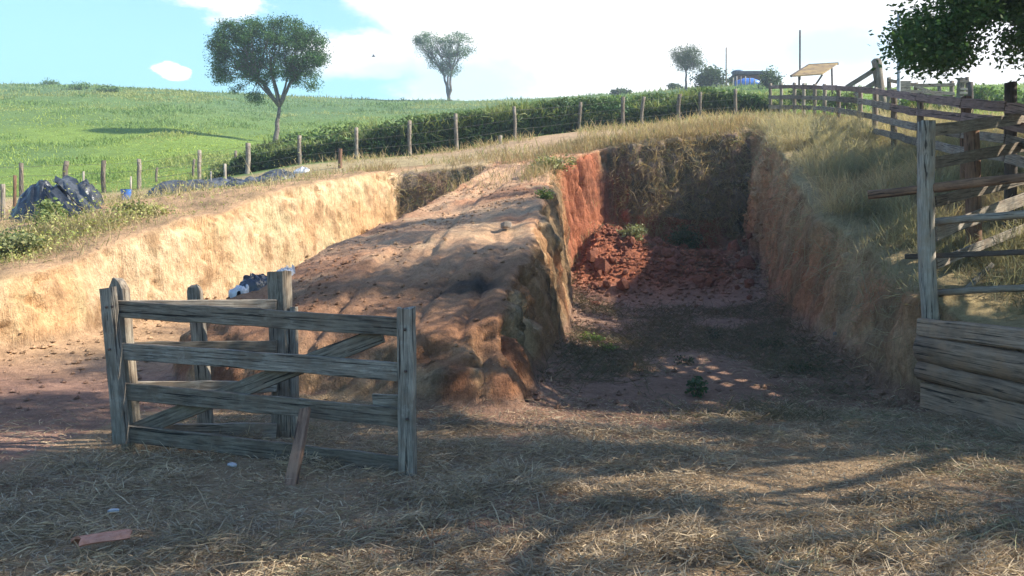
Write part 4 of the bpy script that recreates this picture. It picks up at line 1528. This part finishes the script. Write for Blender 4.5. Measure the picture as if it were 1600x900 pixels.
for i, (px, d, yt, rl) in enumerate(FB):
    top = P(px, yt, d)
    w = .135 + (.03 if i in (11, 12) else 0)
    beam('post', (top.x, d, min(Hz(top.x, d), P(px, rl[3], d).z) - .35), top, w, w, M['wood_dark'] if i == 12 else M['wood_grey'] if i != 11 else M['wood_brown'], fb, kind='round', n=6, rough=.035)
    if i:
        px0, d0, yt0, rl0 = FB[i - 1]
        for k in range(4):
            a, b = P(px0, rl0[k], d0), P(px, rl[k], d)
            off = Vector((-.085, -.02, 0))
            gap = (b - a).normalized() * .02
            m = M['wood_plank'] if (k < 2 and i >= 10) or k == 0 else M['wood_grey']
            beam('plank', a + off + gap, b + off - gap, .15 + rng.uniform(-.015, .015), .03, m, fb, (-1, -.3, 0), n=5, rough=.05)

# loading ramp fence: post at the corner of the log wall, planks climbing away to the right
p = P(1452, 495, 10.65)
fc_ = thing('ramp_fence', 'grey post and sloping planks of the cattle ramp at the right edge', 'fence', (p.x, p.y, Hz(p.x, p.y)))
beam('post', P(1456, 520, 10.62), P(1446, 190, 10.62), .20, .20, M['wood_pale'], fc_, (-.3, -1, 0), n=12, kind='round', rough=.03, bend=-.03)
beam('post', P(1525, 450, 12.0), P(1517, 205, 12.0), .20, .20, M['wood_brown'], fc_, kind='round', n=8, rough=.03)
for (x0, y0, x1, y1, w, dd) in ((1452, 204, 1600, 186, .155, 0), (1458, 255, 1600, 229, .15, 0), (1462, 314, 1600, 281, .14, .03), (1462, 364, 1600, 311, .18, 0), (1463, 412, 1600, 357, .125, .02)):
    a, b = P(x0, y0, 10.78 + dd), P(x1, y1, 12.3 + dd)
    b2 = a + (b - a) * 1.75
    beam('plank', a, b2, w, .03, M['wood_grey'], fc_, (.55, -.8, 0), n=12, rough=.05)
for (x0, y0, d0, x1, y1, d1, w, m, kd) in ((1357, 305, 11.05, 1600, 277, 10.0, .115, 'wood_brown', 'round'), (1458, 347, 10.8, 1600, 335, 9.95, .10, 'wood_pale', 'round'),
                                       (1415, 401, 10.9, 1600, 394, 9.95, .065, 'wood_dark', 'box'), (1462, 457, 10.8, 1600, 450, 9.95, .09, 'wood_pale', 'round')):
    a, b = P(x0, y0, d0), P(x1, y1, d1)
    b2 = a + (b - a) * 1.55
    beam('pole', a, b2, w, w, M[m], fc_, kind=kd, n=10, rough=.035)
o = beam('broken_branch', P(1492, 470, 10.9), P(1550, 414, 11.3), .085, .07, M['wood_pale'], None, kind='round', n=5, rough=.05, taper=.8)
tag(o, 'short broken pale timber leaning inside the ramp fence above the logs', 'timber')
o = beam('log', P(1468, 492, 10.7), P(1512, 462, 11.4), .16, .14, M['wood_pale'], None, kind='round', n=5, rough=.05)
tag(o, 'thick short log lying behind the tall grey ramp post', 'log')

# log retaining wall
p = P(1440, 640, 10.4)
lw = thing('log_wall', 'retaining wall of four stacked heavy timbers at the lower right', 'log wall', (p.x, p.y, 0))
for k, (x0, l0, l1, r0, r1, kd, m) in enumerate(((1440, 498, 523, 513, 548, 'box', 'wood_log'), (1436, 523, 564, 548, 600, 'round', 'wood_log'), (1438, 563, 592, 600, 634, 'round', 'wood_log'), (1446, 591, 646, 634, 678, 'box', 'wood_log'))):
    a, b = P(x0, (l0 + l1) / 2, 10.38), P(1600, (r0 + r1) / 2, 9.1)
    b2 = a + (b - a) * 2.6
    w = ((l1 - l0) * 10.38 + (r1 - r0) * 9.1) / 2 / FPX * 1.02
    beam('log', a, b2, w, .2 if kd == 'round' else .15, M[m], lw, (-.9, -.35, 0), kind=kd, n=14, rough=.022)

# corral pieces further up
def hill_thing(name, label, cat, px, d, group=None):
    x = (px - 800) / FPX * d
    return thing(name, label, cat, (x, d, Hz(x, d)), group), d


t, d = hill_thing('corral_post', 'thick leaning corral post with two slanting rails behind the plank fence', 'corral post', 1373, 29)
beam('post', P(1377, 165, d), P(1368, 92, d), .32, .28, M['wood_grey'], t, kind='round', n=7, rough=.03, tip='round')
beam('rail', P(1322, 137, d + .1), P(1368, 108, d + .1), .16, .08, M['wood_grey'], t, n=5)
beam('rail', P(1334, 150, d + .1), P(1370, 127, d + .1), .16, .08, M['wood_grey'], t, n=5)
t, d = hill_thing('corral_fence', 'low grey corral fence of posts and rails behind the overhanging branches', 'fence', 1388, 31)
for (px, yt) in ((1388, 122), (1430, 130), (1467, 131), (1486, 127)):
    beam('post', P(px, 172, d), P(px, yt, d), .15, .13, M['wood_grey'], t, n=4, kind='round')
for (x0, y0, x1, y1) in ((1386, 126, 1432, 134), (1428, 134, 1490, 133), (1386, 142, 1490, 147), (1430, 135, 1470, 152)):
    beam('rail', P(x0, y0, d - .1), P(x1, y1, d - .1), .12, .04, M['wood_grey'], t, n=5)
beam('board', P(1405, 136, d - .15), P(1421, 136, d - .15), .42, .04, M['wood_grey'], t, n=2)
t, d = hill_thing('corral_gate', 'narrow upright corral gate frame with short cross bars', 'gate', 1500, 28)
beam('post', P(1497, 180, d), P(1501, 123, d), .20, .16, M['wood_grey'], t, n=5)
beam('post', P(1513, 178, d), P(1510, 121, d), .13, .13, M['wood_grey'], t, n=5, kind='round')
for yy in (128, 140, 146, 153):
    beam('rail', P(1499, yy, d - .1), P(1512, yy, d - .1), .08, .04, M['wood_pale'], t, n=2)
o = beam('dark_post', P(1516, 185, 26), P(1515, 129, 26), .15, .15, M['wood_dark'], kind='round', n=4)
tag(o, 'dark straight post just right of the narrow corral gate', 'post')
for (px, yt, yb, d, w, m, lb) in ((1403, 18, 190, 27.5, .105, 'metal', 'tall pale pole rising behind the overhanging branches'), (1249, 48, 125, 60, .12, 'wood_dark', 'tall thin dark pole behind the tilted roof sheet'), (1134, 75, 138, 80, .11, 'wood_grey', 'thin pole standing left of the brick hut')):
    o = beam('pole', P(px, yb, d), P(px, yt, d), w, w, M[m], kind='round', n=5, rough=.01)
    tag(o, lb, 'pole')

# hut, tank and tarpaulin on the crest
d = 84
t, _ = hill_thing('brick_hut', 'small dark brick hut with a flat roof on the right of the crest', 'hut', 1178, d)
k = d / FPX
x0, x1, zr = (1151 - 800) * k, (1204 - 800) * k, P(0, 118, d).z
mb = MB()
zb = t.location.z - .4
mb.box((x0, d, zb), (x0 + 1.1, d + .2, zr))
mb.box((x0 + 2.3, d, zb), (x1, d + .2, zr))
mb.box((x0 + 1.1, d, zr - .35), (x0 + 2.3, d + .2, zr))
mb.box((x0, d + .2, zb), (x0 + .2, d + 3, zr))
mb.box((x1 - .2, d + .2, zb), (x1, d + 3, zr))
mb.box((x0 + .2, d + 2.8, zb), (x1 - .2, d + 3, zr))
obj('wall', mb.mesh('wall', M['brick']), t)
mb = MB().box((x0 - .3, d - .45, zr + .01), (x1 + .25, d + 3.3, zr + .17))
mb.box((x0 - .3, d - .48, zr + .172), (x1 + .25, d - .3, zr + .30))
obj('roof', mb.mesh('roof', M['roof']), t)
c = P(1152, 118, d + .9)
tk = thing('water_tank', 'round dark water tank with a lid at the left end of the hut roof', 'water tank', (c.x, c.y, zr + .2))
mb = MB().tube([(c.x, c.y, zr - 2.4), (c.x, c.y, zr + .15), (c.x, c.y, P(0, 111, d).z)], [.5, .52, .58], 16)
obj('body', mb.mesh('body', M['tank'], True), tk)
z = P(0, 111, d).z
mb = MB().tube([(c.x, c.y, z + .003), (c.x, c.y, z + .07), (c.x, c.y, z + .2), (c.x, c.y, z + .27)], [.66, .66, .5, .14], 16)
obj('lid', mb.mesh('lid', M['tank'], True), tk)
c = P(1168, 132, d - 4)
V, F = tube([(c.x - 1.0, c.y, c.z - .5), (c.x - .93, c.y, c.z - .1), (c.x - .3, c.y, c.z), (c.x + .4, c.y, c.z), (c.x + .9, c.y, c.z - .08), (c.x + 1.05, c.y, c.z - .5)], [.35, .5, .56, .55, .46, .3], 12)
tag(obj('blue_drum', mesh_np('blue_drum', np.array(V), F, M['blue'], smooth=True)), 'rounded bright blue tank lying in front of the brick hut', 'tank')
t, _ = hill_thing('hut_fence', 'row of pale thin posts in front of the blue tank', 'fence', 1145, d - 7)
for px, yt in ((1145, 122), (1150.5, 120), (1157, 120), (1164, 120), (1171, 122), (1178, 124), (1187, 124)):
    xx = (px - 800) / FPX * (d - 7)
    beam('post', (xx, d - 7, Hz(xx, d - 7) - .2), P(px, yt, d - 7), .11, .11, M['wood_pale'], t, kind='round', n=2)
d = 45
t, _ = hill_thing('lean_to_roof', 'tilted yellowed roof sheet on thin struts above the plank fence', 'roof', 1270, d)
a, b, c, e = P(1236, 121, d - .6), P(1264, 103.5, d + 1.6), P(1308, 101, d + 1.8), P(1284, 117.5, d - .4)
V = [a, b, c, e] + [q + Vector((0, 0, .07)) for q in (a, b, c, e)]
obj('panel', mesh_np('panel', np.array(V), [(0, 1, 2, 3), (7, 6, 5, 4), (0, 4, 5, 1), (1, 5, 6, 2), (2, 6, 7, 3), (3, 7, 4, 0)], M['yellow']), t)
beam('edge_beam', a + Vector((-.05, -.05, .03)), b + Vector((-.05, 0, .03)), .13, .08, M['wood_dark'], t, n=3)
beam('edge_beam', b + Vector((0, .06, .05)), c + Vector((.05, .06, .05)), .13, .08, M['wood_dark'], t, n=3)
for (q, px, py) in ((e, 1266, 132), (a.lerp(b, .4), 1248, 140), (c.lerp(e, .4), 1300, 140)):
    beam('strut', P(px, py, d + .2) - Vector((0, 0, .4)), q, .10, .10, M['wood_dark'], t, kind='round', n=3)


# ------------------------------------------------------------------ plastic sheets, bucket, sacks
def foot(px, py, d0=14.0, d1=36.0):
    d = np.linspace(d0, d1, 300)
    xx = (px - 800) / FPX * d
    k = np.where(HZ - (H(xx, d) - EYE) / d * FPX <= py)[0]
    return float(d[k[0]]) if len(k) else d1


def tarp(name, label, cat, px, d, rx, ry, h, mat, seed, rz=0.0, ridge=.5, shape=None, sub=80):
    bx = (px - 800) / FPX * d
    n = sub
    u = np.linspace(-1.08, 1.08, n)
    U, V = np.meshgrid(u, u)
    r = np.sqrt(U ** 2 + V ** 2)
    ang = np.arctan2(V, U)
    lim = 1 + .22 * fbm(np.cos(ang) * 1.4 + seed, np.sin(ang) * 1.4, oct=3)
    s = np.clip(1 - (r / lim) ** 1.6, -.6, 1)
    prof = shape(U, V) if shape else np.ones_like(U)
    f1 = .6 + .9 * fbm(U * 1.3 + seed, V * 1.1 + .6 * U, oct=2)
    f2 = .4 - np.sqrt(fbm(U * 3.6 + seed * 2, V * 1.6 + 1.4 * U, oct=2) ** 2 + .02) * 1.9
    X = bx + rx * (U * math.cos(rz) - V * math.sin(rz) * ry / rx)
    Y = d + ry * V * math.cos(rz) + rx * U * math.sin(rz)
    Zb = Hz(X.ravel(), Y.ravel()).reshape(X.shape)
    Z = Zb + np.where(s > 0, s ** .55 * h * prof * (1 - ridge + ridge * np.clip(f1, -.3, 1.2)) + .26 * h * f2 * np.maximum(s, 0) ** .3 + .03, s * .4)
    X = X + .06 * rx * fbm(U * 3, V * 3 + seed, oct=3)
    v = np.stack([X.ravel(), Y.ravel(), Z.ravel()], 1)
    idx = np.arange(n * n).reshape(n, n)
    q = np.stack([idx[:-1, :-1], idx[:-1, 1:], idx[1:, 1:], idx[1:, :-1]], -1).reshape(-1, 4)
    q = q[(s.ravel()[q] > -.45).all(1)]
    o = obj(name, mesh_np(name, v, q, mat, smooth=True))
    return tag(o, label, cat)


def fold_strip(name, label, cat, pts, w, mat, seed):
    r = np.random.default_rng(seed)
    V, F = [], []
    m = 7
    for i, p in enumerate(pts):
        nx = Vector(pts[min(i + 1, len(pts) - 1)]) - Vector(pts[max(i - 1, 0)])
        s = nx.cross(Vector((0, -.3, 1))).normalized()
        for j in range(m):
            t = (j / (m - 1) - .5)
            q = Vector(p) + s * t * w * r.uniform(.9, 1.1) + Vector((0, -.12 * w * math.cos(t * 9) + r.normal(0, .02), .14 * w * math.sin(t * 12 + i * .5)))
            V.append(q)
    for i in range(len(pts) - 1):
        for j in range(m - 1):
            F.append((i * m + j, i * m + j + 1, (i + 1) * m + j + 1, (i + 1) * m + j))
    b = len(V)
    V += [v + Vector((0, .03, -.03)) for v in V]
    F += [tuple(k + b for k in f[::-1]) for f in F]
    return tag(obj(name, mesh_np(name, np.array(V), F, mat, smooth=True)), label, cat)


tarp('plastic_heap', 'large crumpled heap of black plastic sheeting at the far left', 'plastic sheet', 88, 21.6, 1.05, .8, .95, M['tarp'], 2, .1, .6)
fold_strip('plastic_flap', 'stiff grey plastic flap sliding down the right side of the large heap', 'plastic sheet', [P(92, 277, 21.2), P(104, 284, 21.0), P(118, 302, 20.8), P(132, 318, 20.5), P(146, 332, 20.3)], .42, M['tarp_grey'], 4)
fold_strip('plastic_flap', 'torn dark strips of plastic hanging in front of the large heap', 'plastic sheet', [P(78, 296, 20.6), P(92, 312, 20.4), P(108, 326, 20.1), P(120, 338, 19.9)], .34, M['tarp'], 9)
tarp('plastic_sheet', 'rumpled dark plastic sheet lying flat left of the upright stick', 'plastic sheet', 300, 25.6, 1.35, .7, .46, M['tarp_grey'], 5, .25, .6)
tarp('plastic_sheet', 'long flattened grey plastic sheet to the right of the upright stick', 'plastic sheet', 400, 25.2, 1.05, .5, .34, M['tarp_grey'], 8, .1, .6)
tarp('plastic_sheet', 'black plastic folded up behind the upright stick', 'plastic sheet', 350, 26.8, .75, .5, .48, M['tarp'], 11, .2, .6)
tarp('plastic_sheet', 'white end of plastic at the left of the rumpled sheet', 'plastic sheet', 248, 25.9, .45, .4, .24, M['tarp_pale'], 14, .1, .5)
tarp('white_sack', 'small white sack lying on the bare soil by the wire fence', 'sack', 470, 29.0, .30, .2, .17, M['tarp_pale'], 17, 0, .5)
tarp('plastic_bags', 'bundle of black and white plastic bags on the left side of the mound', 'plastic bags', 386, 13.2, .34, .28, .2, M['tarp'], 20, .3, .45)
tarp('plastic_bags', 'crumpled pale plastic at the top of the bundle behind the thick post', 'plastic bags', 444, 13.7, .16, .18, .12, M['tarp_pale'], 23, .3, .45)
tarp('plastic_bags', 'small pale bag at the lower left end of the plastic bundle', 'plastic bags', 374, 12.95, .16, .14, .12, M['tarp_pale'], 29, .3, .45)
d = 27.0
x = (198 - 800) / FPX * d
zz = Hz(x, d) + .02
0 and print('bucket', d, zz, HZ - (zz - EYE) / d * FPX, foot(198, 297), foot(85, 328), foot(300, 303), foot(400, 297))
b = thing('bucket', 'blue plastic bucket standing in the grass on the left plateau', 'bucket', (x, d, zz))
mb = MB()
mb.tube([(x, d, zz - .1), (x, d, zz + .02), (x, d, zz + .33), (x, d, zz + .36)], [.13, .135, .165, .18], 14, False)
mb.tube([(x, d, zz + .36), (x, d, zz + .30), (x, d, zz + .04)], [.165, .155, .12], 14, True)
obj('body', mb.mesh('body', M['blue'], True), b)
mb = MB().tube([(x + .17 * math.cos(a), d - .02 - .10 * math.sin(a), zz + .34 - .08 * math.sin(a)) for a in np.linspace(0, math.pi, 9)], [.008] * 9, 5)
obj('handle', mb.mesh('handle', M['metal'], True), b)

# ------------------------------------------------------------------ red rubble in the right cut
p = P(1050, 430, 22)
rb = thing('rubble_heap', 'heap of fallen red clay clods at the back of the right cut', 'rubble', (p.x, p.y, Hz(p.x, p.y)))
clod_meshes = []
for s in range(9):
    r = np.random.default_rng(50 + s)
    import bmesh
    bm = bmesh.new()
    bmesh.ops.create_icosphere(bm, subdivisions=1, radius=.5)
    for v in bm.verts:
        v.co *= r.uniform(.74, 1.2)
        v.co.z *= .85
    me = bpy.data.meshes.new('clod')
    bm.to_mesh(me)
    bm.free()
    if s < 9:
        me.materials.append(M['clod'])
    clod_meshes.append(me)
cnt = 0
while cnt < 230:
    y_ = rng.uniform(18.9, 23.7)
    x_ = rng.uniform(float(XRl(y_)) + .35, float(XRr(y_)) - .1)
    h = float(rubble(x_, y_))
    if rng.random() > min(1, .06 + h * .9) * (1 if x_ < 4.6 else .6):
        continue
    s = min(.55, .07 + rng.gamma(1.3, .085))
    o = link(bpy.data.objects.new('clod', clod_meshes[cnt % 9]))
    o.parent = rb
    loc = Vector((x_, y_, Hz(x_, y_) + s * .12))
    o.location = loc - Vector(rb.location)
    o.rotation_euler = tuple(rng.uniform(0, 6.28, 3))
    o.scale = (s * rng.uniform(.8, 1.3), s * rng.uniform(.8, 1.3), s * rng.uniform(.7, 1.0))
    cnt += 1

# a bird over the pasture
c = P(584, 89, 70)
bd = thing('bird', 'small dark bird flying in the sky left of the heart shaped tree', 'bird', c)
mb = MB().tube([c + Vector((-.16, 0, 0)), c + Vector((-.08, 0, .02)), c + Vector((.04, 0, .02)), c + Vector((.12, 0, .03)), c + Vector((.17, 0, .02))], [.012, .04, .05, .035, .01], 8)
obj('body', mb.mesh('body', M['bird'], True), bd)
for s in (-1, 1):
    V = [c + Vector((.05, 0, .03)), c + Vector((-.05, 0, .03)), c + Vector((-.02, s * .16, .10)), c + Vector((.06, s * .17, .11)), c + Vector((-.06, s * .33, .07))]
    V += [v + Vector((0, 0, .012)) for v in V]
    F = [(0, 1, 2, 3), (3, 2, 4), (8, 7, 6, 5), (9, 7, 8), (0, 3, 8, 5), (1, 6, 7, 2), (3, 4, 9, 8), (2, 7, 9, 4), (0, 5, 6, 1)]
    obj('wing', mesh_np('wing', np.array(V), F, M['bird']), bd)

# ------------------------------------------------------------------ thin haze in the air
me = MB().box((-420, -30, -12), (420, 330, 48)).mesh('haze', None)
hm, ht, hout = mat_new('haze')
pv = ht.new('ShaderNodeVolumePrincipled')
pv.inputs['Color'].default_value = (.80, .90, 1.0, 1)
pv.inputs['Density'].default_value = HAZE
pv.inputs['Anisotropy'].default_value = .3
ht.l.new(pv.outputs[0], hout.inputs['Volume'])
me.materials.append(hm)
tag(obj('haze', me), kind='stuff')
